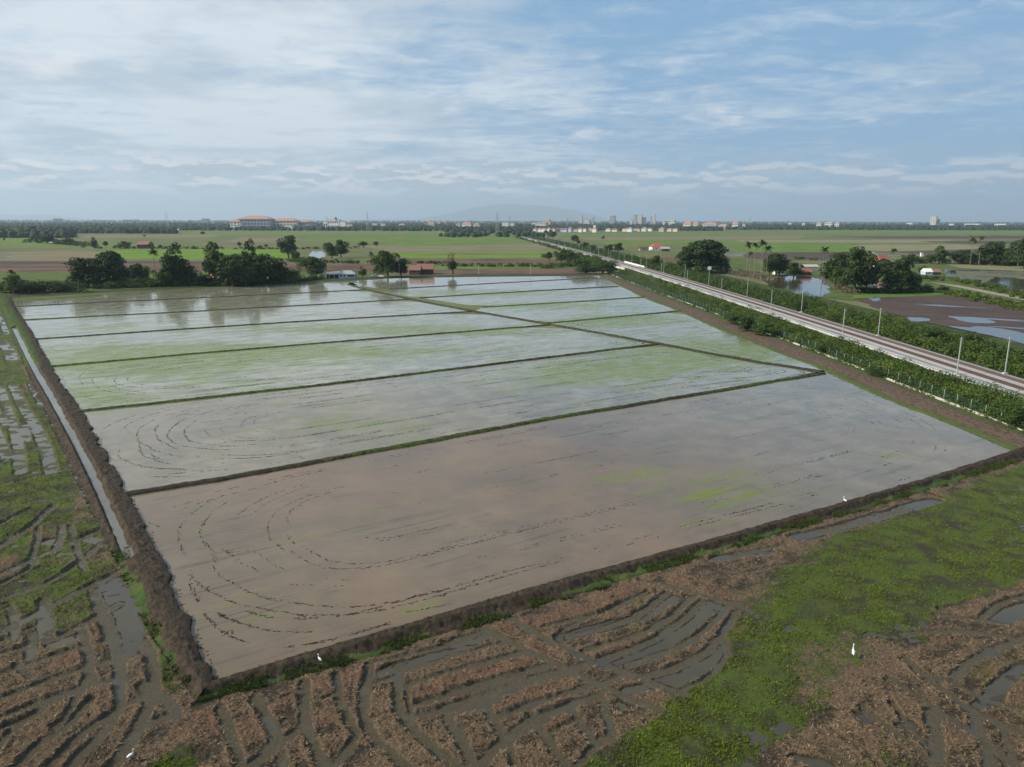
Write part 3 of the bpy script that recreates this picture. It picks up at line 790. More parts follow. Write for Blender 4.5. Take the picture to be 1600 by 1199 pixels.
reds = [(T4([(400, 395), (600, 350), (820, 300), (900, 230)]), .8), (T4([(-60, 730), (120, 670), (400, 565)]), .85), (T4([(220, 820), (420, 740), (610, 670)]), .85), (T4([(440, 530), (550, 520)]), .9), (T4([(250, 420), (370, 440)]), .9),
        (T4([(1400, 470), (1450, 400)]), 1.0), (T4([(500, 890), (600, 860)]), .7), (T3([(1120, 610), (1350, 540), (1600, 460)]), .8), (T3([(740, 530), (850, 500)]), .7), (T3([(650, 560), (690, 570)]), .6), (T3([(400, 680), (520, 620)]), .6),
        (T3([(620, 740), (720, 700)]), .5), (T3([(230, 800), (320, 740)]), .5), (T4([(1130, 190), (1210, 200)]), .5), (T4([(1330, 240), (1400, 260)]), .7), (TL([(220, 520), (340, 530)]), .9), (TL([(0, 690), (60, 700)]), 1.1),
        (TB([(350, 560), (520, 490)]), .7), (TB([(260, 980), (420, 890)]), .7), (TB([(0, 840), (140, 790)]), .6), (TB([(580, 260), (620, 450)]), .5), (TB([(1150, 950), (1330, 950)]), .9), (TB([(1500, 950), (1600, 980)]), .8),
        (T5([(880, 730), (960, 720)]), .5), (T5([(1040, 850), (1100, 830)]), .5), (T3([(30, 700), (120, 740)]), .8)]
grass_main = [(1500, 760), (1600, 727), (1760, 690), (1760, 880), (1600, 905), (1540, 935), (1465, 965), (1410, 1000), (1370, 1080), (1310, 1108), (1210, 1150), (1180, 1199), (1170, 1270), (900, 1270), (935, 1199),
              (950, 1165), (1010, 1120), (1070, 1090), (1115, 1055), (1135, 1025), (1130, 1000), (1150, 965), (1168, 955), (1200, 925), (1215, 880), (1250, 865), (1330, 830), (1430, 798)]
grass_left = [(-200, 600), (0, 560), (36, 580), (100, 690), (140, 800), (90, 830), (-200, 860)]
grass_bits = [[(280, 1165), (310, 1165), (318, 1210), (270, 1230), (200, 1215)], [(-150, 500), (0, 490), (30, 560), (45, 600), (0, 600), (-150, 620)], [(180, 880), (200, 880), (290, 1090), (270, 1110)]]

ys = [33.0]
while ys[-1] < 330: ys.append(ys[-1] + max(0.125, 3.2e-5 * ys[-1] ** 2))
ys = np.array(ys); us = np.linspace(-0.80, 0.86, 1060)
Y = np.repeat(ys[:, None], len(us), 1); X = us[None] * (ys[:, None] + 9)
plot_out = np.vstack([GP(outer_bot), GP([(1668, 703), (1600, 677), (1250, 541), (945, 427)])[1:], GP([(-14, 452), (0, 485), (40, 580), (80, 670), (127, 775), (190, 900), (235, 1000)])])
cen = plot_out.mean(0)
keep = ~inpoly(X, Y, plot_out) & ((Y < 128) | (X < 0)) & (X < 0.80 * Y + 20)
inner_cut = inpoly(X, Y, cen + (plot_out - cen) * 0.990)
base_n = fbm(X * .55, Y * .55, 4, .55); cl = fbm(X * 1.7 + 5, Y * 1.7, 3, .6); fi = fbm(X * 4.6, Y * 4.6 + 3, 2)
an = np.where(X < -25, 0.42, 0.35)
U = X * np.cos(an) + Y * np.sin(an); Vv = -X * np.sin(an) + Y * np.cos(an)
rowz = fbm(U * .18, Vv * 1.1, 3, .5)
Z = 0.02 + 0.24 * base_n + 0.26 * (1 - np.abs(2 * cl - 1)) * base_n * 1.3 + 0.12 * (fi - .5) + 0.22 * (rowz - .5)
Z = (Z - 0.10) * 0.84
GPOLY = GP(grass_main)
grass = softpoly(X, Y, GPOLY, 2.6, .20, 7)
grass2 = softpoly(X, Y, GP(grass_left), 2.4, .12) * 0.9
for gb in grass_bits: grass2 = np.maximum(grass2, softpoly(X, Y, GP(gb), .5, .4) * 0.85)
leftf = sstep(-8, -14, X - 0 * Y) * (X < -(Y - 40) * 0.55 - 12)
grass2 = np.maximum(grass2, leftf * (0.26 + 0.8 * sstep(.40, .62, fbm(X * .09 + 3, Y * .09, 3)) * sstep(45, 75, Y)))
brownp = softpoly(X, Y, GP([(1240, 1010), (1330, 985), (1400, 975), (1430, 1050), (1380, 1100), (1300, 1120), (1230, 1140)]), 2.2, .25, 6)
rightf = (X > 10) * sstep(.5, .66, fbm(X * .16, Y * .16 + 9, 3)) * 0.45
gr = np.maximum(np.maximum(grass, grass2), rightf)
Zg = 0.06 + 0.16 * fbm(X * .5, Y * .5, 4) + 0.10 * fbm(X * 2.3, Y * 2.3, 3)
Zg = Zg - 0.42 * sstep(.50, .72, fbm(X * .11 + 9, Y * .16, 4)) * fbm(X * .9, Y * .9, 3)
gr = gr - 0.5 * brownp * (0.4 + fbm(X * .5, Y * .5, 3))
Z = Z * (1 - grass) + Zg * grass
broad = np.zeros_like(X); red = np.zeros_like(X); tr = np.full(X.shape, 0.0); berm = np.zeros_like(X)
wobx = (fbm(X * .7, Y * .7, 3) - .5) * .7; woby = (fbm(X * .7 + 50, Y * .7, 3) - .5) * .7
XW, YW = X + wobx, Y + woby
for pl_, w in reds:
    D = polydist(XW, YW, smooth(GP(pl_), 24, 2), 4); red = np.maximum(red, 1 - sstep(w * .8, w * 1.35, D))
Z = Z + 0.05 * red
for pl_, w in pools:
    D = polydist(XW, YW, smooth(GP(pl_), 24, 2), 4); k = 1 - sstep(w * .8, w * 1.2, D)
    Z = Z * (1 - k) - 0.055 * k; red = red * (1 - k); gr = gr * (1 - .7 * k)
    berm = np.maximum(berm, np.exp(-((D - w * 1.25) / 0.14) ** 2))
XW, YW = X + wobx * .45 + (fi - .5) * .22, Y + woby * .45 + (cl - .5) * .22
for pl_, w in tracks:
    D = polydist(XW, YW, smooth(GP(pl_), 40, 2), 3.2); k = 1 - sstep(w * .78, w * 1.22, D)
    tr = np.maximum(tr, k); broad = np.maximum(broad, k) if w >= .6 else broad; berm = np.maximum(berm * (1 - k), np.exp(-((D - w * 1.35) / 0.16) ** 2))
Z = Z + berm * 0.15 * (cl - .05) * (1 - tr)
Z = Z * (1 - tr) + 0.006 * tr + 0.05 * tr * (fbm(X * .6, Y * .6, 3) - .45)
Z = Z + broad * (0.24 * fbm(X * .55, Y * .8 + 7, 4) - .13); red = red * (1 - tr); gr = np.where(broad > .3, gr * (0.55 + .5 * fbm(X * .4, Y * .4, 3)), gr * (1 - 0.6 * tr)); tr = tr * (1 - .6 * broad)
Z[0] = -0.2
rise = np.clip(Z / 0.29, 0, 1)
Fq = grid_faces(len(ys), len(us))
kf = keep.ravel(); ic = inner_cut.ravel()
kq = (~ic)[Fq].all(1) & kf[Fq].any(1)
yq = Y.ravel()[Fq[:, 0]]; xq = X.ravel()[Fq[:, 0]]
kq &= ((yq < 126) | (xq < 0)) & (xq < 150)
VV = np.stack([X.ravel(), Y.ravel(), Z.ravel()], 1)
grq = gr.ravel()[Fq].mean(1) * (grass.ravel()[Fq].mean(1) > 0.5)
for nm, sel in (('grass_field', kq & (grq > 0.5)), ('stubble_field', kq & ~(grq > 0.5) & (xq > -20)), ('stubble_field', kq & ~(grq > 0.5) & (xq <= -20))):
    f = Fq[sel]; used, inv = np.unique(f, return_inverse=True)
    me = make_mesh(nm, VV[used], inv.reshape(f.shape), M['stubble'], {'rise': rise.ravel()[used], 'grass': gr.ravel()[used], 'red': red.ravel()[used], 'wet': (tr * 0.8).ravel()[used]})
    structure(nm, me)
# the water that stands in the wheel tracks
FW = [(-330, 30), (160, 30), (160, 130), (66, 130), *[tuple(p) for p in GP([(1500, 735), (800, 950), (300, 1085), (205, 870), (90, 650), (5, 462)])], (-330, 335)]
structure('furrow_water', make_mesh('furrow_water', [(x, y, 0.0) for x, y in FW], [tuple(range(len(FW)))], M['field_water']))

# ------------------------------------------------------------------ tufts: straw, grass, mud clods (too many to count)
def height_at(x, y):
    j = np.clip(np.searchsorted(ys, y) - 1, 0, len(ys) - 2); u = x / (y + 9)
    i = np.clip(((u - us[0]) / (us[1] - us[0])).astype(int), 0, len(us) - 2)
    return Z[j, i], gr[j, i], tr[j, i], keep[j, i], red[j, i]


def blades(x, y, z, hgt, wid, lean, n=3, flat=0.0):
    """thin upright three-cornered blades, n per spot"""
    N = len(x) * n
    x = np.repeat(x, n); y = np.repeat(y, n); z = np.repeat(z, n); h = np.repeat(hgt, n) * RNG.uniform(.6, 1.3, N)
    a = RNG.uniform(0, 2 * PI, N); b = RNG.uniform(0, 2 * PI, N); le = lean * RNG.uniform(.3, 1.3, N) * h
    ox = RNG.normal(0, wid * 1.2, N); oy = RNG.normal(0, wid * 1.2, N); w = wid * RNG.uniform(.6, 1.4, N)
    bx, by = x + ox, y + oy
    V = np.stack([np.stack([bx - np.cos(a) * w, by - np.sin(a) * w, z - .03], 1), np.stack([bx + np.cos(a) * w, by + np.sin(a) * w, z - .03], 1),
                  np.stack([bx + np.cos(b) * le, by + np.sin(b) * le, z + h * (1 - flat)], 1)], 1).reshape(-1, 3)
    return V, np.arange(3 * N).reshape(-1, 3)


def leafmat(name, a, b, trans=0.25, rough=0.7, nscale=0.8, wn=0.35):
    m, t = material(name); p = t.pos()
    f = t.attr('tone')
    n = t.ss(t.noise(p, nscale, 4, 0.6), 0.35, 0.65)
    c = t.mix(t.m('ADD', t.m('MULTIPLY', f, 1 - wn), t.m('MULTIPLY', n, wn)), a, b)
    pb = principled(t, c, rough, spec=0.25)
    tl = t.node('ShaderNodeBsdfTranslucent'); t.put(tl.inputs[0], t.vm('MULTIPLY', c, (1.1, 1.25, 0.6)))
    mx = t.node('ShaderNodeMixShader'); mx.inputs[0].default_value = trans
    t.l.new(pb.outputs[0], mx.inputs[1]); t.l.new(tl.outputs[0], mx.inputs[2])
    out = [n_ for n_ in t.n if n_.type == 'OUTPUT_MATERIAL'][0]; t.l.new(mx.outputs[0], out.inputs[0])
    return m


M['grass_blade'] = leafmat('grass_blade', (0.045, 0.062, 0.008), (0.205, 0.265, 0.026), 0.2)
M['straw_blade'] = leafmat('straw_blade', (0.07, 0.043, 0.024), (0.40, 0.27, 0.155), 0.1)
M['verge_blade'] = leafmat('verge_blade', (0.026, 0.042, 0.010), (0.095, 0.120, 0.028), 0.2)


def scatter(n, xr, yr):
    u = RNG.uniform(0, 1, n)
    y = 1 / (1 / yr[0] + u * (1 / yr[1] - 1 / yr[0]))          # denser close by
    x = RNG.uniform(-0.8, 0.86, n) * (y + 9)
    return x, y


x, y = scatter(150000, None, (34, 126)); z, g, tt, kp, rd = height_at(x, y)
ok = kp & (g > RNG.uniform(.35, .95, len(g))) & (z > 0.01) & (tt < .3) & (fbm(x * .5, y * .5, 3) > RNG.uniform(.3, .62, len(g)))
V, Fc = blades(x[ok], y[ok], z[ok], np.full(ok.sum(), .14), .034, 1.0, 5)
tag(link('grass', make_mesh('grass', V, Fc, M['grass_blade'], {'tone': np.repeat(RNG.random(len(Fc)), 3)})), 'green grass growing over the wet field at lower right', 'grass', kind='stuff')
x, y = scatter(150000, None, (34, 130)); z, g, tt, kp, rd = height_at(x, y)
ok = kp & (g < .45) & (z > RNG.uniform(.03, .18, len(z))) & (tt < .15)
V, Fc = blades(x[ok], y[ok], z[ok], np.full(ok.sum(), .12), .035, 2.2, 3, .4)
tag(link('straw', make_mesh('straw', V, Fc, M['straw_blade'], {'tone': np.repeat(RNG.random(len(Fc)) ** 1.5, 3)})), 'cut straw lying on the harvested field around the flooded plot', 'straw', kind='stuff')


bx_, by_, bz_ = [], [], []
for inn, out, y1, n in ((inner_left, outer_left, 72, 12000), (inner_bot, outer_bot, 110, 9000)):
    a = smooth(GP(inn), 800, 1); b = smooth(GP(out), 800, 1); i = RNG.integers(0, 800, n); t_ = RNG.random(n) ** 1.4 * .42
    q = b[i] * (1 - t_)[:, None] + a[i] * t_[:, None]; g_ = fbm(q[:, 0] * .35, q[:, 1] * .35, 3) > .44 + t_ * .35
    g_ &= (q[:, 1] < y1); bx_.append(q[g_, 0]); by_.append(q[g_, 1]); bz_.append(.08 + t_[g_] * .6)
V, Fc = blades(np.concatenate(bx_), np.concatenate(by_), np.concatenate(bz_), np.full(sum(map(len, bx_)), .20), .035, 1.0, 4)
tag(link('verge_grass', make_mesh('verge_grass', V, Fc, M['verge_blade'], {'tone': np.repeat(RNG.random(len(Fc)), 3)})), 'tufts of grass along the outer foot of the earth banks', 'grass', kind='stuff')


def lumps(P, size, mat, name, label, flat=.45, cat='mud', ang=None):
    """small uneven octahedral clods"""
    n = len(P); s = size * RNG.uniform(.5, 1.5, (n, 1)); a = RNG.uniform(0, PI, n) if ang is None else ang + RNG.normal(0, .2, n)
    base_ = np.array([(1, 0, 0), (0, 1, 0), (-1, 0, 0), (0, -1, 0), (0, 0, 1), (0, 0, -.6)], float)
    V = base_[None] * s[:, :, None] * RNG.uniform(.6, 1.3, (n, 6, 3)); V[..., 2] *= flat; V[..., 0] *= 3.6
    ca, sa = np.cos(a)[:, None], np.sin(a)[:, None]
    V = np.stack([V[..., 0] * ca - V[..., 1] * sa, V[..., 0] * sa + V[..., 1] * ca, V[..., 2]], 2) + P[:, None]
    f = np.array([(0, 1, 4), (1, 2, 4), (2, 3, 4), (3, 0, 4), (1, 0, 5), (2, 1, 5), (3, 2, 5), (0, 3, 5)])
    Fc = (np.arange(n)[:, None, None] * 6 + f[None]).reshape(-1, 3)
    return tag(link(name, make_mesh(name, V.reshape(-1, 3), Fc, mat, {'grass': np.zeros(n * 6)})), label, cat, kind='stuff')


LOOPQ = []
marks = [(T3([(10, 60), (10, 90), (60, 190), (140, 280), (300, 350), (450, 360), (620, 340), (800, 295), (1000, 235)]), 1.0), (T3([(130, 190), (250, 245), (400, 280), (600, 285)]), .8),
         (T3([(270, 175), (370, 210), (550, 218), (720, 205), (900, 170), (1100, 110), (1300, 60)]), .9), (T3([(1000, 200), (1300, 140)]), .5), (T3([(160, 300), (210, 265), (200, 300)]), .6), (T3([(690, 230), (720, 280)]), .5),
         (T3([(770, 245), (850, 240)]), .6), (TL([(1080, 375), (1180, 345), (1250, 300), (1550, 230)]), .6), (TL([(1150, 380), (1400, 300), (1599, 255)]), .5), (TL([(1300, 850), (1290, 900)]), .7), (TL([(1190, 820), (1195, 890)]), .8),
         (TL([(1360, 1040), (1450, 1080), (1520, 1110)]), .8), (TL([(1530, 1010), (1599, 1040)]), .5), (TL([(1400, 660), (1560, 650)]), .4), (TL([(930, 465), (1000, 500)]), .5),
         (TL([(760, 90), (820, 102), (890, 110)]), .7), (TL([(940, 120), (1000, 130), (1100, 135), (1280, 130), (1400, 95)]), 1.1), (TL([(930, 180), (1050, 185), (1180, 180)]), .7), (TL([(1060, 165), (1200, 155), (1270, 150)]), .9),
         (TL([(940, 40), (970, 60), (1010, 75)]), .9), (TL([(1030, 30), (1080, 50), (1160, 60)]), .6), (TL([(1180, 85), (1260, 45)]), .5),
         (TU([(1300, 1040), (1599, 1020)]), .6), (TU([(1340, 1010), (1599, 995)]), .4), (TU([(880, 870), (1000, 840), (1250, 830)]), .5), (TU([(1250, 885), (1400, 865), (1599, 840)]), .5), (TU([(970, 910), (1000, 900)]), .9),
         (TU([(660, 660), (740, 655)]), .9), (TU([(490, 720), (580, 715)]), .7), (TU([(570, 775), (700, 770), (780, 755)]), .5), (TU([(420, 400), (440, 402)]), 1.2), (TU([(310, 410), (360, 440)]), .6), (TU([(930, 690), (1020, 700), (1150, 680)]), .6),
         ([(900, 600), (1000, 592), (1150, 582), (1225, 578)], .4), ([(1185, 570), (1200, 575), (1205, 580), (1195, 585)], .5), ([(1150, 573), (1165, 577), (1170, 583)], .5), ([(700, 645), (900, 612), (1100, 590)], .4), ([(1330, 745), (1420, 715)], .3),
         ([(1225, 795), (1330, 770), (1430, 745)], .3), ([(840, 640), (1000, 615), (1120, 600)], .4), ([(640, 790), (1000, 715), (1250, 665)], .35), ([(700, 850), (900, 805)], .3), ([(900, 530), (990, 520)], .3)]
LOOPS = [([(338, 1074)] + inner_bot[1:-1] + [(1588, 708)], B[1], 112, 42, [(3.4, .4), (7.0, .2), (10.5, .3), (15.5, .15)]),
         (B[1], [(118, 644), (400, 614), (650, 585), (850, 560), (1030, 538), (1285, 582)], 125, 46, [(3, .6), (6, .7), (9, .7), (13, .5), (17, .3)]),
         (B[2], B[3] + [(1030, 538)], 150, 50, [(3, .5), (7, .6), (11, .6), (16, .4)]),
         ([(862, 508), (1030, 538), (1160, 563), (1285, 582)], [(850, 506), (930, 499), (1066, 486), (1130, 515), (1225, 553), (1285, 577)], 110, 60, [(8, .5), (12, .4), (16, .4)])]
for lo_, hi_, Wm, Hm, ins in LOOPS:
    lo_ = smooth(GP(lo_), 200, 1); hi_ = smooth(GP(hi_), 200, 1)
    for d_in, w in ins:
        a_, b_ = Wm / 2 - d_in, Hm / 2 - d_in; rc = min(b_, 15.0) * .95; th = []
        for cx, cy, a0 in ((a_ - rc, b_ - rc, 0), (-a_ + rc, b_ - rc, PI / 2), (-a_ + rc, -b_ + rc, PI), (a_ - rc, -b_ + rc, 3 * PI / 2)):
            for q in np.linspace(0, PI / 2, 9): th.append((cx + rc * math.cos(a0 + q), cy + rc * math.sin(a0 + q)))
        th.append(th[0]); th = resample(np.array(th), 1200)
        for side in (-.55, .55):
            tt_ = th * (1 + side / 30); u = np.clip(tt_[:, 0] / Wm + .5, 0, 1) * 199; v = np.clip(tt_[:, 1] / Hm + .5, 0, 1)[:, None]
            lp = np.stack([np.interp(u, np.arange(200), lo_[:, k]) for k in (0, 1)], 1); hp = np.stack([np.interp(u, np.arange(200), hi_[:, k]) for k in (0, 1)], 1)
            P = lp * (1 - v) + hp * v; L = np.linalg.norm(np.diff(P, axis=0), axis=1).sum(); n = int(L * 11 * (w + .15)); i = RNG.integers(0, 1200, n)
            q = P[i] + RNG.normal(0, .09, (n, 2)) + ((fbm(P[i, 0] * .12, P[i, 1] * .12 + d_in, 3) - .5) * 1.6)[:, None]; dP = np.gradient(P, axis=0)[i]; an_ = np.arctan2(dP[:, 1], dP[:, 0])
            leftness = 1 - sstep(.05, .35, u[i] / 199)
            gate = (fbm(q[:, 0] * .13 + d_in, q[:, 1] * .13, 4) + .10 * leftness + .06 * w) > RNG.uniform(.52, .64, n)
            LOOPQ.append(np.c_[q[gate], np.full(gate.sum(), .045), an_[gate]])
pp = list(LOOPQ)
for pl_, w in marks:
    P = smooth(GP(pl_), 400, 2); L = np.linalg.norm(np.diff(P, axis=0), axis=1).sum(); n = int(L * 13 * w)
    if n < 2: continue
    i = RNG.integers(0, 400, n); q = P[i] + RNG.normal(0, .05 + .05 * w, (n, 2)); dP = np.gradient(P, axis=0)[i]; an_ = np.arctan2(dP[:, 1], dP[:, 0])
    gate = fbm(q[:, 0] * .5, q[:, 1] * .5, 3) > .54 - .16 * w
    pp.append(np.c_[q[gate], np.full(gate.sum(), .045), an_[gate]])
# loose clods along the edges of the banks, and scattered in the shallows
for e, zz in ((inner_left, .05), (inner_bot, .05), (inner_right, .05)):
    P = smooth(GP(e), 3000, 1); i = RNG.integers(0, 3000, 1500); q = P[i] + RNG.normal(0, .22, (1500, 2)); pp.append(np.c_[q, np.full(1500, zz), RNG.uniform(0, PI, 1500)])
pp = np.vstack(pp)
lumps(pp[:, :3], .05, M['bank'], 'mud_clods', 'dark clods of mud breaking the surface of the flooded paddies', .4, ang=pp[:, 3])

# ------------------------------------------------------------------ foliage builder
def leaf_cloud(C, R, per, size, sq=0.75, inner=0.35):
    """quads filling the shells of many lobes; C centres, R radii (n,3)"""
    n = len(C); N = n * per
    d_ = RNG.normal(size=(N, 3)); d_ /= np.linalg.norm(d_, axis=1)[:, None]
    d_[:, 2] = np.where(d_[:, 2] < -.35, -d_[:, 2], d_[:, 2])
    rr = inner + (1 - inner) * RNG.random(N) ** .45
    P = np.repeat(C, per, 0) + d_ * np.repeat(R, per, 0) * rr[:, None]
    nrm = d_ * .9 + RNG.normal(0, .55, (N, 3)) + np.array([0, 0, .35]); nrm /= np.linalg.norm(nrm, axis=1)[:, None]
    a = np.cross(nrm, RNG.normal(size=(N, 3))); a /= np.linalg.norm(a, axis=1)[:, None]; b = np.cross(nrm, a)
    s = (size * RNG.uniform(.6, 1.4, N))[:, None]
    V = np.stack([P - a * s, P - b * s * sq, P + a * s, P + b * s * sq], 1).reshape(-1, 3)
    tone = np.repeat(RNG.random(n), per) * .55 + RNG.random(N) * .45
    return V, np.arange(4 * N).reshape(-1, 4), np.repeat(tone, 4)


M['leaf_dark'] = leafmat('dark_leaves', (0.017, 0.034, 0.009), (0.066, 0.098, 0.024))
M['leaf_mid'] = leafmat('green_leaves', (0.022, 0.045, 0.010), (0.085, 0.130, 0.028))
M['leaf_light'] = leafmat('light_leaves', (0.045, 0.070, 0.018), (0.130, 0.165, 0.050))
M['leaf_bush'] = leafmat('shrub_leaves', (0.026, 0.050, 0.008), (0.120, 0.165, 0.028), 0.25, 0.7, 0.16, 0.55)
M['leaf_dry'] = leafmat('dry_twigs', (0.09, 0.065, 0.045), (0.22, 0.16, 0.11), .1)
M['frond'] = leafmat('palm_frond', (0.035, 0.055, 0.012), (0.115, 0.130, 0.035))


def crown_mesh(name, kind, mat, seed):
    global RNG
    keepR = RNG; RNG = np.random.default_rng(seed)
    n = {'round': 34, 'tall': 30, 'umbrella': 46, 'feather': 42, 'ball': 20, 'bush': 16, 'bare': 16}[kind]
    d_ = RNG.normal(size=(n, 3)); d_ /= np.linalg.norm(d_, axis=1)[:, None]
    r = RNG.random(n) ** .5
    if kind == 'umbrella':
        a = RNG.uniform(0, 2 * PI, n); q = RNG.random(n) ** .55
        C = np.stack([np.cos(a) * q * .41, np.sin(a) * q * .41,   .34 + .52 * np.sqrt(1 - q * q * .95) - RNG.random(n) * .14], 1); R = RNG.uniform(.10, .16, (n, 1)) * np.array([[1, 1, .75]])
        C[-20:, 2] -= RNG.uniform(.1, .35, 20)
    elif kind == 'tall':
        C = d_ * r[:, None] * np.array([.26, .26, .44]) + [0, 0, .52]; C[:, 2] = np.clip(C[:, 2], .12, 1); R = RNG.uniform(.12, .2, (n, 1)) * np.array([[1, 1, 1.1]])
    elif kind == 'feather':
        C = d_ * r[:, None] * np.array([.34, .34, .42]) + [0, 0, .50]; C[:, :2] *= (1.25 - C[:, 2:3] * .65); R = RNG.uniform(.07, .13, (n, 1)) * np.ones((1, 3))
    elif kind == 'ball':
        C = d_ * r[:, None] * .28 + [0, 0, .62]; C[:, 2] = np.clip(C[:, 2], .34, 1); R = RNG.uniform(.15, .22, (n, 1)) * np.ones((1, 3))
    elif kind == 'bush':
        C = d_ * r[:, None] * np.array([.36, .36, .3]) + [0, 0, .42]; C[:, 2] = np.clip(C[:, 2], .18, .8); R = RNG.uniform(.16, .25, (n, 1)) * np.ones((1, 3))
    elif kind == 'bare':
        C = d_ * r[:, None] * np.array([.32, .32, .3]) + [0, 0, .68]; R = RNG.uniform(.07, .12, (n, 1)) * np.ones((1, 3))
    else:
        C = d_ * r[:, None] * np.array([.33, .33, .40]) + [0, 0, .50]; C[:, 2] = np.clip(C[:, 2], .14, 1); R = RNG.uniform(.13, .21, (n, 1)) * np.array([[1, 1, .9]])
    top = C[:, 2].max() + .1
    C[:, 2] *= .9 / top * 1.0
    per = {'bare': 14, 'feather': 90, 'umbrella': 95}.get(kind, 105)
    V, Fc, tone = leaf_cloud(C, R, per, {'bare': .022, 'feather': .028}.get(kind, .030), inner=.5)
    me = make_mesh(name, V, Fc, mat, {'tone': tone})
    RNG = keepR
    return me, C


def trunk_mesh(name, C, kind, mat):
    mb = MB(); rnd = random.Random(len(C) * 7 + len(kind))
    fork = {'umbrella': .3, 'bush': .1, 'ball': .3, 'bare': .35}.get(kind, .28)
    mb.tube([(0, 0, -.02), (.005, .004, fork * .5), (-.004, .01, fork), (0, 0, fork + .18)], [.034, .026, .021, .012], 7)
    for i in range(0, len(C), 3 if kind != 'bare' else 1):
        c = Vector(C[i]); s = Vector((0, 0, fork * rnd.uniform(.75, 1.25)))
        m_ = s.lerp(c, .5) + Vector((rnd.uniform(-.03, .03), rnd.uniform(-.03, .03), .03))
        mb.tube([s, m_, c], [.013, .008, .003], 5, False)
    return mb.mesh(name, mat)


PROTO = {}
for key, kind, mat in (('round', 'round', 'leaf_dark'), ('round2', 'round', 'leaf_mid'), ('tall', 'tall', 'leaf_dark'), ('tall2', 'tall', 'leaf_mid'), ('umbrella', 'umbrella', 'leaf_dark'),
                       ('feather', 'feather', 'leaf_light'), ('ball', 'ball', 'leaf_dark'), ('bush', 'bush', 'leaf_mid'), ('bush_dark', 'bush', 'leaf_dark'), ('bare', 'bare', 'leaf_dry'), ('bush_light', 'bush', 'leaf_light')):
    me, C = crown_mesh('crown', kind, M[mat], hash(len(PROTO) * 31 + 5) % 9999)
    PROTO[key] = (me, trunk_mesh('trunk', C, kind, M['bark']))


def tree(x, yb, yt, w, key, label, cat='tree', name=None, group=None, dz=0.0):
    """tree standing at survey pixel (x, yb), top at yt, w pixels wide"""
    p = G(x, yb); k = mpp(p); h = (yb - yt) * k * 1.06; ww = w * k * (1.08 if key == 'umbrella' else 1.28)
    name = name or {'bush': 'bush', 'bush_dark': 'bush', 'bush_light': 'bush', 'bare': 'bare_tree', 'umbrella': 'rain_tree'}.get(key, 'tree')
    o = empty(name, (p[0], p[1], dz), random.uniform(0, 6.28), label, cat, group)
    o.scale = (ww, ww, h)
    cr, tk = PROTO[key]
    link('trunk', tk, o); link('crown', cr, o)
    return o


# palm prototype: curved trunk, separate fronds
def frond_mesh():
    mb = MB(); n = 9; pts = []
    for i in range(n + 1):
        t = i / n; pts.append((t * 2.6, 0, .75 * math.sin(t * 2.1) - 1.0 * t * t))
    mb.tube(pts, [.05 * (1 - .7 * i / n) for i in range(n + 1)], 3, False)
    for i in range(1, n + 1):
        x0, _, z0 = pts[i]; ln = .75 * math.sin(PI * (.15 + .8 * i / (n + 1))) + .1
        for s in (1, -1):
            mb.add([(x0 - .16, 0, z0), (x0 + .16, 0, z0 - .02), (x0 + .30, s * ln, z0 - ln * .55), (x0 + .05, s * ln * .9, z0 - ln * .5)], [(0, 1, 2, 3)])
    me = mb.mesh('frond', M['frond']); at = me.attributes.new('tone', 'FLOAT', 'POINT')
    at.data.foreach_set('value', np.random.default_rng(3).random(len(me.vertices)).astype(np.float32)); return me


FROND = frond_mesh()
PTRUNK = MB().tube([(0, 0, -.03), (.012, 0, .25), (.03, .01, .6), (.02, .015, 1.0)], [.020, .014, .012, .010], 7).mesh('trunk', M['palm_bark'])


def palm(x, yb, yt, label, w=13):
    p = G(x, yb); k = mpp(p); h = (yb - yt) * k; rz = random.uniform(0, 6.28); fs = w * k / 5.0
    o = empty('coconut_palm', (p[0], p[1], 0), rz, label, 'palm tree')
    th = h - .6 * fs
    t = link('trunk', PTRUNK, o); t.scale = (11, 11, th)
    for i in range(16):
        f = link('frond', FROND, o); f.location = (.22, .165, th - .05)
        f.rotation_euler = (random.uniform(-.2, .2), random.uniform(-1.15, .85) , i * 2 * PI / 16 * 3 + random.uniform(-.2, .2)); s = fs * random.uniform(.8, 1.1); f.scale = (s, s, s)
    return o


# ------------------------------------------------------------------ railway
ZR = 1.35
_tp = np.array([G(x, y, ZR) for x, y in [(1600, 606), (1425, 554), (1250, 498), (1175, 472), (1125, 458), (1070, 441), (1000, 419), (950, 405), (900, 393), (856, 380), (822, 372)]])
_tp = np.vstack([[_tp[0][0] + 0.6, 60.0], _tp])
cf = np.polyfit(_tp[:, 1], _tp[:, 0], 3)


def rx(y): return np.polyval(cf, y)


def ralong(y0, y1, step=6.0):
    yy = np.arange(y0, y1, step); return yy, rx(yy)


def sweep(name, off, zs, mat, y0=60, y1=1640, step=6.0, parent=None, jit=0.0):
    """extrude a cross-section (offsets from the near track, heights) along the line"""
    yy, xx = ralong(y0, y1, step); n = len(yy); m_ = len(off)
    dxx = np.gradient(xx, yy); nx = 1 / np.sqrt(1 + dxx ** 2); ny = -dxx * nx
    O = np.array(off)[None] + (RNG.normal(0, jit, (n, m_)) if jit else 0)
    X = xx[:, None] + nx[:, None] * O; Yy = yy[:, None] + ny[:, None] * O; Zz = np.broadcast_to(np.array(zs)[None], X.shape)
    me = make_mesh(name, np.stack([X.ravel(), Yy.ravel(), Zz.ravel()], 1), grid_faces(n, m_), mat)
    return link(name, me, parent)


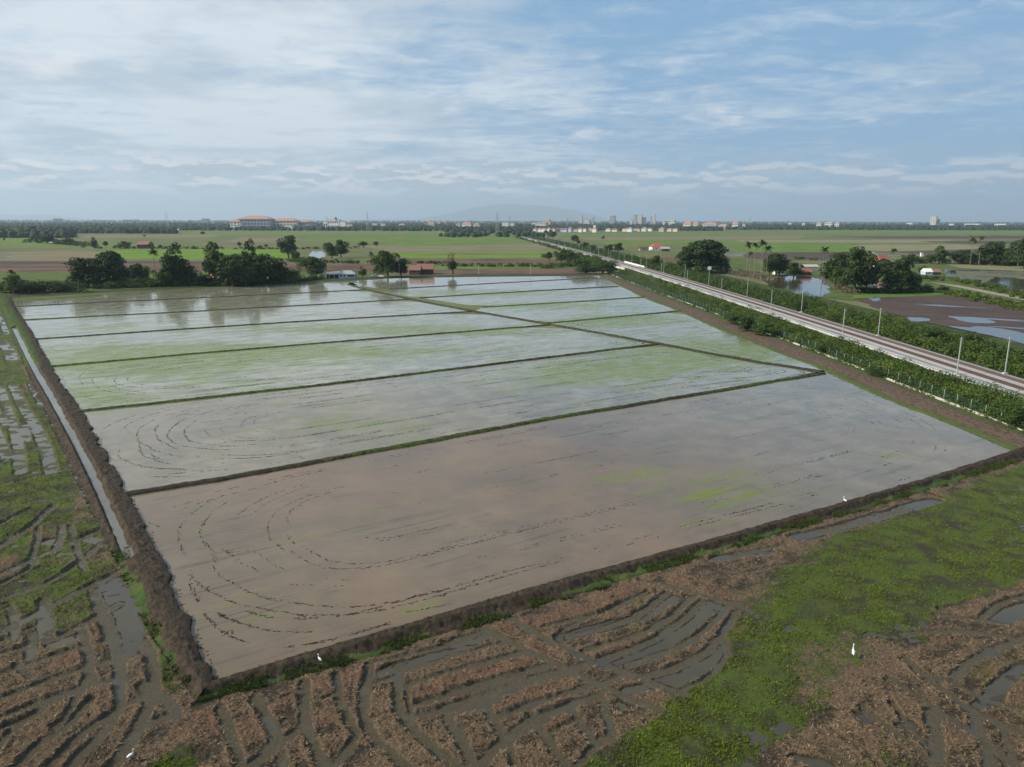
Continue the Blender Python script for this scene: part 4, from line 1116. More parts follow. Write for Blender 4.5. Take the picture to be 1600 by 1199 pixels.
tag(sweep('shrub_ground', [-12.5, -8.0, -6.6, 8.6, 10.5, 26, 44], [.0, .25, .9, .9, .3, .08, -.01], FM['shrub_floor'], 95, 1640, 3, jit=.15), kind='structure')
tag(sweep('railway_embankment', [-6.6, -5.9, -2.2, -1.5, 1.4, 2.0, 2.9, 5.6, 6.4, 8.6], [.92, 1.02, 1.03, 1.25, 1.25, 1.14, 1.25, 1.25, 1.0, .86], M['ballast'], 60, 1640, 3), kind='structure')
tag(sweep('service_road', [-6.3, -6.25, -2.35, -2.3], [.95, 1.07, 1.08, .95], M['strip'], 60, 1640, 3, jit=.03), kind='structure')
tag(sweep('cable_trough', [-5.35, -5.34, -5.06, -5.05], [1.0, 1.16, 1.16, 1.0], M['sleeper_grey'], 60, 700, 6), kind='structure')
FP = smooth(GP([(1668, 702.5), (1600, 676.3), (1425, 608.5), (1250, 540.6), (1100, 484.5), (945, 426)]), 240, 2)


def off_path(P, off, zs):
    tn = np.gradient(P, axis=0); tn /= np.linalg.norm(tn, axis=1)[:, None]; nn = np.stack([tn[:, 1], -tn[:, 0]], 1)
    V = np.concatenate([np.c_[P + nn * o_, np.full(len(P), z_)][:, None] for o_, z_ in zip(off, zs)], 1)
    return V.reshape(-1, 3), grid_faces(len(P), len(off))


V, Fc = off_path(FP, [0, .02, .36, .38], [-.05, .36, .36, -.05]); link('drain_wall', make_mesh('drain_wall', V, Fc, M['pale_concrete']))
V, Fc = off_path(FP, [.3, 2.2, 6, 18], [.02, .12, .2, -.03]); structure('shrub_ground', make_mesh('shrub_ground', V, Fc, FM['shrub_floor']))
dw = bpy.data.objects['drain_wall']; tag(dw, 'pale concrete drain wall running along the foot of the green fence', 'drain')

for c0, lab, sm in ((0.0, 'railway track nearer the flooded paddies with dark brown sleepers', 'sleeper'), (4.3, 'railway track farther from the paddies with greyer sleepers', 'sleeper_grey')):
    root = empty('railway_track', (rx(160), 160, 0), 0, lab, 'railway track')
    for s in (-.55, .55):
        o = sweep('rail', [c0 + s - .04, c0 + s - .035, c0 + s + .035, c0 + s + .04], [1.36, 1.50, 1.50, 1.36], M['rail'], 60, 1600, 6, root)
        o.matrix_parent_inverse = root.matrix_world.inverted(); o.location = (-rx(160), -160, 0)
    mb = MB(); yy = 60.0
    while yy < 900:
        st = .75 if yy < 330 else 1.5
        x0 = rx(yy) + c0; mb.box(x0 - 1.0, x0 + 1.0, yy - .16, yy + .16 * (st / .75), 1.2, 1.36); yy += st
    o = mb.build('sleeper_bed', M[sm], root); o['kind'] = 'stuff'; o.location = (-rx(160), -160, 0)

# masts
MAST = MB().box(-.10, .10, -.09, .09, .25, 8.3)
MASTM = MAST.mesh('post', M['mast'])
FOOTM = MB().box(-.45, .45, -.45, .45, -.3, .35).mesh('footing', M['concrete'])
ARMM = MB().box(-.5, .2, -.05, .05, 7.7, 7.8).mesh('bracket', M['mast'])
ordn = ['nearest', 'second', 'third', 'fourth', 'fifth', 'sixth', 'seventh', 'eighth', 'ninth', 'tenth', 'eleventh', 'twelfth', 'thirteenth', 'fourteenth', 'fifteenth', 'sixteenth',
        'seventeenth', 'eighteenth', 'nineteenth', 'twentieth', 'twenty-first', 'twenty-second', 'twenty-third']


def mast(p, side, label):
    o = empty('railway_mast', (p[0], p[1], 1.0), 0, label, 'mast', 'masts standing along the railway')
    link('post', MASTM, o); link('footing', FOOTM, o); b = link('bracket', ARMM, o)
    if side > 0: b.rotation_euler = (0, 0, 0)
    else: b.rotation_euler = (0, 0, PI)
    return o


near = [G(1495, 585, 1.1), G(1316, 527, 1.1), G(1204, 488, 1.1)]; far = [G(1570, 584, 1.1), G(1372, 525, 1.1), G(1252, 488, 1.1), G(1167, 465, 1.1), G(1107, 447, 1.1)]
yy = near[-1][1] + 55
while len(near) < 17: near.append(np.array([rx(yy) - 4.9, yy])); yy += 56
yy = far[-1][1] + 52
while len(far) < 23: far.append(np.array([rx(yy) + 8.2, yy])); yy += 50
for i, p in enumerate(near): mast(p, -1, f'{ordn[i]} pale mast beside the service road, counted from the right edge')
for i, p in enumerate(far): mast(p, 1, f'{ordn[i]} pale mast beside the shrubs beyond the tracks, counted from the right edge')
mp = far[4]
o = empty('signal_board', (mp[0] - .05, mp[1] - .25, 9.4), 0, 'white square board on top of a mast in front of the big rain tree', 'sign')
MB().box(-.9, .9, -.04, .04, 0, 1.7).build('board', M['white_paint'], o); MB().box(-.06, .06, .045, .15, -.35, .5).build('clamp', M['steel'], o)

# boundary fence with posts and mesh panels
fn = empty('boundary_fence', (85, 120, 0), 0, 'green wire mesh fence with pale posts between the drain wall and railway shrubs', 'fence')
pts_f = []; y0 = 96.0
_L = np.r_[0, np.cumsum(np.linalg.norm(np.diff(FP, axis=0), axis=1))]
for _s in np.arange(0, _L[-1], 4.0): pts_f.append((np.interp(_s, _L, FP[:, 0]) + 1.0, np.interp(_s, _L, FP[:, 1]) + .1))
POST = MB().box(-.05, .05, -.05, .05, -.1, 1.95).mesh('post', M['mast'])
mbp = MB()
for k in range(20): mbp.box(-.01, .01, -2.0 + k * .2 + .09, -2.0 + k * .2 + .113, .15, 1.75)
for zz in (.15, .7, 1.2, 1.72): mbp.box(-.014, .014, -1.93, 1.93, zz, zz + .03)
PANEL = mbp.mesh('mesh_panel', M['fence_green'])
for i, (xx, yy) in enumerate(pts_f):
    link('post', POST, fn, loc=(xx - 85, yy - 120, .05))
    if i < len(pts_f) - 1:
        x2, y2 = pts_f[i + 1]
        p_ = link('mesh_panel', PANEL, fn, loc=((xx + x2) / 2 - 85, (yy + y2) / 2 - 120, .05)); p_.rotation_euler = (0, 0, -math.atan2(x2 - xx, y2 - yy))

# railway bridge parapets
for (xa, ya, xb, yb, hh, lab) in ((976, 411, 1007, 419.5, 1.6, 'long white parapet of the small railway bridge, on the shrub side of the tracks'),
                                  (958, 417, 976, 422, 1.4, 'short white parapet of the small railway bridge, on the paddy side')):
    a = G(xa, ya, 1.0); b = G(xb, yb, 1.0); c = (a + b) / 2; L = np.linalg.norm(b - a)
    o = empty('bridge_parapet', (c[0], c[1], .9), math.atan2(b[1] - a[1], b[0] - a[0]), lab, 'parapet')
    MB().box(-L / 2, L / 2, -.2, .2, 0, hh).build('wall', M['white_wall'], o); MB().box(-L / 2 - .1, L / 2 + .1, -.3, .3, hh, hh + .15).build('coping', M['pale_concrete'], o)

# shrub belts on both sides of the railway
def belt(name, n, y0, y1, off0, off1, rlo, rhi, per, leaf, mat, label, power=1.0):
    yy = 1 / (1 / y0 + RNG.random(n) * (1 / y1 - 1 / y0)); off = RNG.uniform(off0, off1, n)
    if off1 < 0 and y1 < 700:                            # between the fence and the service road
        o_ = np.argsort(FP[:, 1]); lo = np.interp(yy, FP[o_, 1], FP[o_, 0]) + 1.9 - rx(yy); off = lo + (off1 - lo) * RNG.random(n)
    cl_ = fbm(yy * .07, off * .2 + 5, 3)
    r = RNG.uniform(rlo, rhi, n) * (.15 + 1.75 * cl_)
    C = np.stack([rx(yy) + off, yy, r * .45 + .25], 1); R = np.stack([r, r * 1.0, r * RNG.uniform(.7, 1.1, n)], 1)
    V, Fc, tone = leaf_cloud(C, R, per, leaf, inner=.5)
    tag(link(name, make_mesh(name, V, Fc, mat, {'tone': tone})), label, 'shrubs', kind='stuff')


belt('shrubs', 1150, 98, 520, -14.9, -7.6, .8, 1.8, 75, .18, M['leaf_bush'], 'dense green shrub belt between the fence and the railway')
belt('shrubs', 420, 98, 520, -15.2, -7.3, .5, 1.4, 50, .16, M['leaf_light'], 'paler weeds scattered through the shrub belt by the fence')
belt('shrubs', 1300, 110, 560, 10.0, 30, 1.0, 2.2, 75, .24, M['leaf_bush'], 'dense green shrub belt beyond the railway tracks')
belt('shrubs', 420, 300, 560, 9.5, 24, 1.0, 2.6, 55, .28, M['leaf_mid'], 'darker thicket beyond the railway tracks')
belt('shrubs', 360, 500, 1500, 10, 30, 1.5, 3.6, 45, .5, M['leaf_mid'], 'far shrubs lining the railway on its right side')
belt('shrubs', 260, 560, 1500, -16, -8, 1.2, 2.8, 40, .5, M['leaf_bush'], 'far shrubs lining the railway on its left side')


def hedge(pts, n, r0, r1, mat, label, per=60, leaf=.3, spread=1.5, name='shrubs'):
    P = resample(GP(pts), 200); i = RNG.integers(0, 200, n); r = RNG.uniform(r0, r1, n)
    q = P[i] + RNG.normal(0, spread, (n, 2)); C = np.c_[q, r * .5]
    V, Fc, tone = leaf_cloud(C, np.stack([r * 1.15, r * 1.15, r], 1), per, leaf, inner=.45)
    tag(link(name, make_mesh(name, V, Fc, M[mat], {'tone': tone})), label, 'shrubs', kind='stuff')


hedge([(-20, 458), (60, 458), (125, 457)], 70, 2.2, 4.2, 'leaf_dark', 'dark hedge at the far left corner of the paddies', 90, .4, 2.5)
hedge([(140, 452), (200, 450), (330, 447)], 80, 1.2, 2.6, 'leaf_mid', 'low shrubs at the foot of the left tree group', 80, .35, 2)
hedge([(205, 448), (250, 447), (330, 446)], 60, 1.6, 3.4, 'leaf_dark', 'dark dense bushes under the left tree group', 110, .4, 3)
hedge([(335, 447), (400, 445), (455, 442)], 60, 1.6, 3.3, 'leaf_dark', 'dark dense bushes under the middle dark tree group', 110, .4, 3)
hedge([(130, 448), (200, 447)], 30, 2.0, 3.6, 'leaf_dark', 'dark bushes under the flat topped tree', 110, .4, 3)
hedge([(400, 443), (480, 440), (500, 437)], 40, 1.0, 2.2, 'leaf_dark', 'low shrubs left of the white house', 80, .35, 1.5)
hedge([(130, 388.5), (240, 388.8), (460, 390), (560, 389)], 90, 1.0, 2.6, 'leaf_dark', 'dark scrub line crossing the green fields at left', 40, .6, 2)
hedge([(360, 405), (470, 410), (560, 412), (700, 413)], 90, 1.0, 2.3, 'leaf_mid', 'scrub along the rust coloured track', 50, .5, 3)
hedge([(690, 416), (760, 417), (850, 417)], 60, .8, 2.2, 'leaf_mid', 'scrub beyond the far edge of the paddies', 50, .4, 2)
hedge([(850, 420), (900, 416), (935, 424)], 90, 1.5, 3.0, 'leaf_mid', 'shrubs by the far right corner of the paddies', 70, .4, 4)
hedge([(845, 404), (880, 400), (900, 405), (940, 418)], 90, 1.5, 3.2, 'leaf_bush', 'shrubs running from the ball tree to the railway', 60, .45, 3)
hedge([(1120, 425), (1160, 430), (1200, 440)], 60, 1.2, 2.6, 'leaf_dry', 'brownish scrub under the palms beside the pond', 40, .35, 4)
hedge([(1290, 432), (1330, 460), (1350, 462)], 40, 1.0, 2.0, 'leaf_dry', 'dry reeds between pond and large trees', 60, .3, 2.5)
hedge([(1340, 458), (1400, 459), (1460, 457)], 60, 1.0, 2.2, 'leaf_dark', 'dark undergrowth below the large right trees', 70, .35, 1.5)
hedge([(1440, 436), (1500, 440), (1600, 462), (1700, 485)], 160, .8, 1.8, 'leaf_bush', 'green weeds on the far side of the dirt path', 60, .35, 4)
hedge([(1480, 458), (1540, 470), (1600, 484), (1700, 510)], 150, .8, 1.8, 'leaf_bush', 'green weeds on the near side of the dirt path', 60, .35, 3)
hedge([(1420, 411), (1500, 412), (1600, 416), (1700, 420)], 120, 1.6, 3.6, 'leaf_mid', 'scrub at the foot of the right background trees', 60, .5, 4)
hedge([(1240, 404), (1300, 410), (1340, 420)], 40, 1.0, 2.0, 'leaf_mid', 'scrub behind the pond houses', 50, .45, 3)
hedge([(30, 380), (80, 380), (140, 386)], 70, 2.0, 4.5, 'leaf_dark', 'scrub round the long white shed at left', 45, .9, 5)
hedge([(1640, 692), (1600, 677), (1425, 609), (1250, 541), (1100, 486), (950, 428)], 420, .25, .75, 'leaf_bush', 'weeds growing along the foot of the drain wall', 40, .12, .55)
hedge([(1650, 692), (1600, 673), (1425, 605), (1250, 537.5), (1100, 482), (950, 424)], 520, .5, 1.15, 'leaf_bush', 'creepers and scrub climbing through the green fence', 55, .15, .5)
hedge([(1640, 690), (1425, 607), (1250, 540), (1000, 446)], 160, .25, .6, 'leaf_dry', 'dry brown weeds along the drain wall', 35, .10, .6)
hedge([(1590, 660), (1606, 668)], 10, .5, 1.0, 'leaf_dry', 'dry brown bush leaning on the fence at right', 90, .16, .5)
hedge([(1545, 645), (1565, 640), (1570, 628)], 10, .7, 1.2, 'leaf_dry', 'patch of dry brown creeper on the fence shrubs', 70, .18, .9)

# ------------------------------------------------------------------ trees one by one
TREES = [
    (20, 462, 428, 22, 'bush_light', 'yellowish green bush above the dark hedge at far left'),
    (42, 459, 438, 40, 'bush_dark', 'dark round bush at the left end of the tree line'),
    (90, 457, 440, 44, 'bush_dark', 'wide dark bush right of the yellowish bush at far left'),
    (138, 450, 402, 56, 'round', 'broad dark tree leaning left of the flat topped tree'),
    (172, 446, 390, 54, 'umbrella', 'flat topped spreading tree in the left tree group'),
    (192, 447, 414, 36, 'round', 'low dark tree right below the flat topped tree'),
    (222, 446, 411, 30, 'round2', 'small rounded tree between the flat topped tree and the palm'),
    (272, 448, 384, 42, 'tall', 'tall dark tree right of the left palm'),
    (290, 447, 404, 36, 'round', 'dark tree leaning on the right of the tall dark tree'),
    (255, 449, 418, 30, 'round2', 'lower tree in front of the palm at left'),
    (312, 447, 425, 34, 'bush_dark', 'dark bush left of the small pink roofed shed'),
    (337, 446, 378, 46, 'feather', 'light green feathery tree above the pink roofed shed'),
    (364, 448, 397, 48, 'round', 'wide dark tree right of the feathery tree'),
    (392, 444, 378, 26, 'tall', 'narrow tall tree rising over the dark group'),
    (412, 445, 397, 46, 'round', 'dark tree right of the narrow tall tree'),
    (384, 447, 408, 44, 'round2', 'lower dark tree in the middle of the dark group'),
    (440, 443, 408, 36, 'round', 'dark tree at the right end of the dark group'),
    (462, 441, 420, 30, 'bush', 'green bush between dark group and white house'),
    (451, 404, 368, 33, 'round', 'large dark tree alone in the green field'),
    (462, 408, 391, 16, 'round2', 'small tree at the foot of the large field tree'),
    (494, 436, 401, 34, 'round', 'dark tree behind the porch of the white house'),
    (480, 424, 403, 30, 'bush', 'bush between the pond and the white house'),
    (510, 388, 380, 11, 'ball', 'small dark tree left of the twin trees by the field pond'),
    (519, 405, 379, 22, 'round2', 'left one of the twin trees by the field pond'),
    (533, 403, 375, 24, 'round', 'right one of the twin trees by the field pond'),
    (568, 388, 377.5, 17, 'ball', 'round field tree, the wider of the isolated pair'),
    (588, 386.5, 377.5, 11, 'ball', 'round field tree, the smaller of the isolated pair'),
    (566, 434, 417, 13, 'bush_dark', 'dark cone shaped shrub right of the white house'),
    (606, 434, 391, 42, 'round2', 'large mid green tree right of the slim palm'),
    (627, 433, 404, 28, 'round', 'dark tree touching the rusty roofed house'),
    (594, 433, 415, 20, 'bush', 'bush at the foot of the large mid green tree'),
    (707, 430, 408, 17, 'ball', 'dense ball shaped tree at the far edge of the paddies'),
    (708, 429, 393, 24, 'bare', 'bare twiggy tree rising behind the ball shaped tree'),
    (858, 410, 394, 15, 'ball', 'round dark tree at the edge of the far green field'),
    (877, 412, 390, 24, 'round2', 'bushy tree right of the round dark field tree'),
    (893, 415, 393, 24, 'round', 'dark bushy tree between field and railway'),
    (912, 424, 404, 34, 'bush', 'wide shrub left of the bridge parapet'),
    (942, 428, 407, 44, 'bush_dark', 'large dark shrub mass at the far right corner of the paddies'),
    (915, 428, 413, 34, 'bush_dark', 'low dark shrub on the far right corner of the paddies'),
    (898, 378, 367, 13, 'umbrella', 'small flat topped tree right of the far railway'),
    (865, 374, 362, 13, 'ball', 'small dark tree at the far end of the railway'),
    (904, 383, 376, 7, 'ball', 'tiny tree below the small flat topped tree'),
    (913, 388, 378.5, 14, 'round2', 'tree beside the far masts'),
    (928, 391, 383, 14, 'bush', 'shrub beside the far masts, left of the lone palm'),
    (952, 394, 382, 16, 'round', 'dark tree right of the lone far palm'),
    (967, 395, 379.5, 17, 'round', 'dark round tree above the bridge parapet'),
    (1024, 421, 399, 15, 'round', 'dark upright tree between the masts near the bridge'),
    (1097, 426, 372.5, 78, 'umbrella', 'huge domed rain tree beyond the railway'),
    (1078, 424, 396, 36, 'round', 'dark lower crown under the left of the huge rain tree'),
    (1112, 425, 394, 40, 'round', 'dark lower crown under the right of the huge rain tree'),
    (1136, 427, 399, 22, 'bare', 'thin bare tree right of the huge rain tree'),
    (1202, 432, 397, 22, 'round2', 'tree just right of the palm cluster'),
    (1217, 431, 396, 36, 'round', 'dark domed tree behind the white pond house'),
    (1240, 434, 410, 26, 'round', 'dark tree between the two red roofed pond houses'),
    (1304, 450, 394, 46, 'round', 'left crown of the large tree group right of the pond'),
    (1335, 459, 386, 50, 'round', 'tallest tree of the large group right of the pond'),
    (1352, 458, 402, 40, 'round', 'right crown of the large tree group right of the pond'),
    (1316, 452, 412, 36, 'round2', 'lower tree in front of the large group by the pond'),
    (1384, 433, 404, 36, 'round2', 'green tree in front of the tall red roofed house'),
    (1408, 458, 400, 46, 'round', 'dark spreading tree right of the tall red roofed house'),
    (1392, 458, 416, 36, 'round2', 'lower dark tree left of the spreading tree'),
    (1425, 456, 424, 28, 'round2', 'small tree on the right of the spreading tree'),
    (1446, 455, 444, 22, 'bush_dark', 'low dark bush at the start of the dirt path'),
    (1472, 457, 446, 18, 'bush_dark', 'low dark bush beside the dirt path'),
    (1443, 428, 416, 16, 'bush_dark', 'dark bush beside the small blue roofed house'),
    (1420, 412, 397, 24, 'round2', 'rounded tree left of the white gate post'),
    (1467, 413, 384, 28, 'feather', 'pale green conical tree in the right background'),
    (1455, 413, 398, 20, 'bush', 'bush left of the pale green conical tree'),
    (1500, 413, 390, 32, 'round', 'dark tree left of the tall palm in the right background'),
    (1520, 414, 394, 30, 'round2', 'rounded tree under the tall palm in the right background'),
    (1547, 415, 377, 40, 'round', 'broad tree right of the tall palm in the right background'),
    (1572, 416, 388, 34, 'round2', 'tree between the broad tree and the right edge'),
    (1600, 420, 372, 44, 'round', 'tall tree cut by the right edge'),
    (1530, 443, 437, 7, 'ball', 'tiny round bush on the bank of the right pond'),
    (75, 381, 366, 24, 'round', 'tree behind the long white shed at left'),
    (108, 383, 372, 18, 'round2', 'tree right of the long white shed'),
    (55, 378, 368, 18, 'round', 'tree left of the long white shed'),
    (148, 389, 371.5, 9, 'tall', 'narrow column shaped tree in the left fields'),
    (166, 388, 377, 10, 'ball', 'small tree right of the column shaped tree'),
    (196, 388, 377, 18, 'round', 'dark tree left of the red roofed field house'),
    (188, 388, 380, 14, 'bush_dark', 'bush left of the red roofed field house'),
    (230, 388, 380, 6, 'ball', 'small tree right of the red roofed field house'),
    (251, 389, 383, 8, 'ball', 'tiny field tree right of the red roofed house'),
    (226, 371, 367, 5, 'ball', 'tiny bush far out in the left field'),
    (7, 377, 372, 5, 'ball', 'tiny bush at the left edge of the green field'),
    (317, 368, 362, 8, 'ball', 'tiny tree before the far tree belt'),
    (374, 388, 378, 8, 'ball', 'small field tree left of the dark group'),
    (416, 388, 382, 7, 'ball', 'small field tree right of the narrow tall tree'),
    (407, 388, 383, 7, 'bush_dark', 'small field bush next to the narrow tall tree'),
    (1168, 520, 494, 30, 'round', 'dark leafy tree rising from the fence shrub belt, left one of two'),
    (1192, 526, 505, 34, 'round2', 'leafy tree rising from the fence shrub belt, right one of two'),
    (1145, 508, 490, 28, 'bush', 'tall shrub left of the two trees in the fence belt'),
    (1292, 553, 536, 28, 'bush_dark', 'dark shrub in the fence belt above the end of the diagonal bund'),
    (1370, 590, 574, 24, 'bush_dark', 'dark shrub in the middle of the fence belt'),
    (1250, 488, 468, 28, 'bush_dark', 'dark shrub beyond the tracks near the pond'),
    (1545, 560, 535, 30, 'bush_dark', 'dark shrub beyond the tracks at right'),
    (1330, 508, 488, 34, 'bush', 'bright shrub beyond the tracks between two masts'),
    (1460, 535, 512, 40, 'bush', 'bright shrub beyond the tracks facing the mud field'),
    (1520, 545, 520, 34, 'bush', 'tall green shrub left of the nearest far mast'),
    (1590, 668, 632, 40, 'bush', 'large shrub behind the fence at the right edge'),
]
for t_ in TREES:
    x, yb, yt, w, k, lab = t_
    tree(x, yb, yt, w, k, lab, 'bush' if k.startswith('bush') else 'tree')
for x, yb, yt, w, lab in ((244, 447, 394, 15, 'coconut palm left of the tall dark tree in the left group'), (22, 460, 425, 12, 'small yellowing palm at the far left corner'),
                          (582, 431, 396, 11, 'slim dark palm left of the large mid green tree'), (942, 392, 371, 7, 'lone palm right of the far railway'),
                          (1166, 432, 382, 13, 'leftmost palm of the cluster beyond the railway'), (1177, 436, 384, 12, 'second palm of the cluster beyond the railway'),
                          (1170, 433, 397, 10, 'shortest palm of the cluster beyond the railway'), (1188, 438, 381, 15, 'tallest palm of the cluster beyond the railway'),
                          (1197, 436, 388, 14, 'rightmost palm of the cluster beyond the railway'), (1284, 444, 390, 15, 'palm left of the large tree group by the pond'),
                          (1391, 440, 392, 11, 'palm beside the tall red roofed house'), (1515, 415, 374, 15, 'tall palm in the right background'),
                          (1529, 415, 372, 10, 'slim palm right of the tall palm in the background'), (1590, 418, 378, 14, 'palm leaning near the right edge of the tree group')):
    palm(x, yb, yt, lab, w)

# ------------------------------------------------------------------ houses
def house(x0, x1, yb, yt, lab, wall='white_wall', roof='red_roof', rz=0.0, depth=None, kind='gable', eave=.55, cat='house', name='house', nwin=3, door=True, ridge_along=True, win='window'):
    """house whose front spans survey pixels x0..x1 at ground row yb, roof top at yt"""
    p = G((x0 + x1) / 2, yb); k = mpp(p); w = (x1 - x0) * k; h = (yb - yt) * k; d_ = depth or w * .7
    o = empty(name, (p[0], p[1] + d_ / 2, 0), rz, lab, cat)
    hw = h * eave; a, b = w / 2, d_ / 2
    MB().box(-a, a, -b, b, -.1, hw).build('wall', M[wall], o)
    e = min(.6, w * .06); r = MB()
    if kind == 'gable' and ridge_along:
        V = [(-a - e, -b - e, hw - .05), (a + e, -b - e, hw - .05), (a + e, b + e, hw - .05), (-a - e, b + e, hw - .05), (-a - e, 0, h), (a + e, 0, h)]
        r.add(V, [(0, 1, 5, 4), (2, 3, 4, 5), (0, 4, 3), (1, 2, 5), (3, 2, 1, 0)])
    elif kind == 'gable':
        V = [(-a - e, -b - e, hw - .05), (a + e, -b - e, hw - .05), (a + e, b + e, hw - .05), (-a - e, b + e, hw - .05), (0, -b - e, h), (0, b + e, h)]
        r.add(V, [(0, 4, 5, 3), (1, 2, 5, 4), (3, 2, 1, 0)])
        MB().add([(-a, -b, hw), (a, -b, hw), (0, -b, h - .12), (-a, b, hw), (a, b, hw), (0, b, h - .12)], [(0, 1, 2), (4, 3, 5), (0, 2, 5, 3), (1, 4, 5, 2), (0, 3, 4, 1)]).build('gable_wall', M[wall], o)
    elif kind == 'hip':
        V = [(-a - e, -b - e, hw - .05), (a + e, -b - e, hw - .05), (a + e, b + e, hw - .05), (-a - e, b + e, hw - .05), (-max(a - b, a * .3), 0, h), (max(a - b, a * .3), 0, h)]
        r.add(V, [(0, 1, 5, 4), (2, 3, 4, 5), (0, 4, 3), (1, 2, 5), (3, 2, 1, 0)])
    else:
        r.box(-a - e, a + e, -b - e, b + e, hw, h)
    r.build('roof', M[roof], o)
    if nwin:
        for i in range(nwin):
            xx = -a + w * (i + .5 + (.0 if not door else .25)) / (nwin + (.5 if door else 0)); ww = min(.7, w * .09)
            MB().box(xx - ww, xx + ww, -b - .04, -b + .02, hw * .38, hw * .78).build('window', M[win], o)
    if door: MB().box(-a + w * .03, -a + w * .03 + min(1.1, w * .12), -b - .05, -b + .02, 0, min(2.1, hw * .8)).build('door', M['wood_wall'], o)
    return o


# the white house by the paddies: gabled block with a long grey roof and an open porch at its left
p = G(541, 435.5); k = mpp(p)
o = empty('village_house', (p[0], p[1] + 3, 0), .06, 'white house with long grey roof facing the paddies, its shade painted as pale blue walls', 'house')
MB().box(-4.6, 5.2, -3, 3, 0, 2.7).build('wall', M['blue_or_shaded_wall'], o)  # white wall coloured pale blue, the shade on its front put into the colour
MB().add([(-5.1, -3.4, 2.6), (5.7, -3.4, 2.6), (5.7, 3.4, 2.6), (-5.1, 3.4, 2.6), (-3.2, 0.3, 4.6), (2.6, .3, 4.6)], [(0, 1, 5, 4), (2, 3, 4, 5), (0, 4, 3), (1, 2, 5), (3, 2, 1, 0)]).build('roof', M['grey_roof'], o)
for xx, ww in ((-3.2, .45), (-1.1, .5), (2.6, 1.9)):
    w_ = MB().box(xx - ww, xx + ww, -3.06, -2.98, 1.0, 2.1).build('window', M['window'], o)
    MB().box(xx - ww - .08, xx + ww + .08, -3.1, -3.0, .9, 1.0).build('sill', M['white_paint'], w_)
MB().add([(-16.5, -2.6, 2.1), (-4.7, -3.1, 2.5), (-4.7, 3.2, 3.9), (-12.0, 2.6, 3.4), (-16.5, -2.6, 2.0), (-4.7, -3.1, 2.4), (-4.7, 3.2, 3.8), (-12.0, 2.6, 3.3)],
         [(0, 1, 2, 3), (7, 6, 5, 4), (0, 4, 5, 1), (1, 5, 6, 2), (2, 6, 7, 3), (3, 7, 4, 0)]).build('porch_roof', M['grey_roof'], o)
MB().box(-12.0, -4.65, -1.0, 2.4, 0, 2.35).build('porch_wall', M['wood_wall'], o)
for xx in (-16.2, -13.2, -10.2, -7.2): MB().box(xx - .1, xx + .1, -2.5, -2.3, 0, 2.2).build('porch_post', M['white_paint'], o)
MB().box(-16.0, -14.2, -2.2, .5, 0, 1.5).build('side_room', M['pale_concrete'], o)

# small pink roofed shed
p = G(334, 443); o = empty('shed', (p[0], p[1] + 2, 0), -.1, 'small shed with pale pink roof and white front among dark trees', 'shed')
MB().box(-3.2, -.4, -2.2, 2, 0, 2.6).build('front_room', M['white_wall'], o); MB().box(-.4, 4.6, -1.4, 2, 0, 2.4).build('wall', M['teal_wall'], o)
MB().add([(-3.6, -2.6, 2.6), (3.4, -2.6, 2.9), (4.4, 2.4, 4.0), (-2.4, 2.4, 3.9), (-3.6, -2.6, 2.5), (3.4, -2.6, 2.8), (4.4, 2.4, 3.9), (-2.4, 2.4, 3.8)],
         [(0, 1, 2, 3), (7, 6, 5, 4), (0, 4, 5, 1), (1, 5, 6, 2), (2, 6, 7, 3), (3, 7, 4, 0)]).build('roof', M['pink_roof'], o)
MB().box(-2.2, -1.4, -2.26, -2.18, .4, 1.9).build('door', M['wood_wall'], o)
house(326, 336, 437, 428, 'dark red roofed lean-to behind the pink roofed shed', 'wood_wall', 'red_roof', nwin=1, door=False, depth=4)

house(652, 676, 429, 413, 'old stilt house with rusty roof at the right end of the village', 'wood_wall', 'rust_roof', .05, 8, nwin=2, eave=.5)
house(640, 657, 430, 415, 'low rusty roofed annex left of the stilt house', 'wood_wall', 'rust_roof', -.1, 6, nwin=1, eave=.5)
house(1018, 1038, 392, 380.5, 'white walled farmhouse with broad red roof beyond the railway', 'white_wall', 'red_roof', .1, 14, 'hip', nwin=2, eave=.5)
house(1034, 1046, 393, 386, 'low dark outbuilding right of the white walled farmhouse', 'wood_wall', 'grey_roof', 0, 8, nwin=1, door=False)
house(1000, 1013, 392, 386, 'small shed with dark roof left of the white walled farmhouse', 'pale_concrete', 'wood_wall', 0, 8, nwin=1, door=False)
house(1212, 1228, 430, 419, 'white house with red roof mirrored in the pond', 'white_wall', 'red_roof', -.1, 7, 'gable', nwin=2, eave=.6)
house(1250, 1268, 431, 421, 'low house with bright red roof right of the pond house', 'wood_wall', 'red_roof', .05, 6, 'gable', nwin=2, eave=.55)
house(1250, 1278, 424, 414, 'pale tan roofed shed behind the bright red roof', 'cream_wall', 'pale_concrete', 0, 8, 'gable', nwin=0, door=False, eave=.7)
house(1375, 1389, 430, 400, 'tall cream house with steep red roof among the right trees', 'cream_wall', 'red_roof', .15, 10, 'gable', nwin=1, eave=.55)
house(1358, 1374, 430, 417, 'grey roofed house left of the tall cream house', 'blue_or_shaded_wall', 'grey_roof', 0, 8, 'gable', nwin=1, eave=.5)
house(1374, 1388, 451, 440, 'small orange red roofed hut under the spreading tree', 'cream_wall', 'rust_roof', 0, 5, 'gable', nwin=1, door=False, eave=.45)
house(1358, 1374, 450, 442, 'white roofed hut left of the orange red roofed hut', 'white_wall', 'white_paint', 0, 5, 'gable', nwin=1, door=False, eave=.5)
house(1446, 1457, 430, 420, 'pale blue hut at the edge of the right ponds', 'blue_or_shaded_wall', 'white_wall', 0, 6, 'gable', nwin=1, eave=.5)
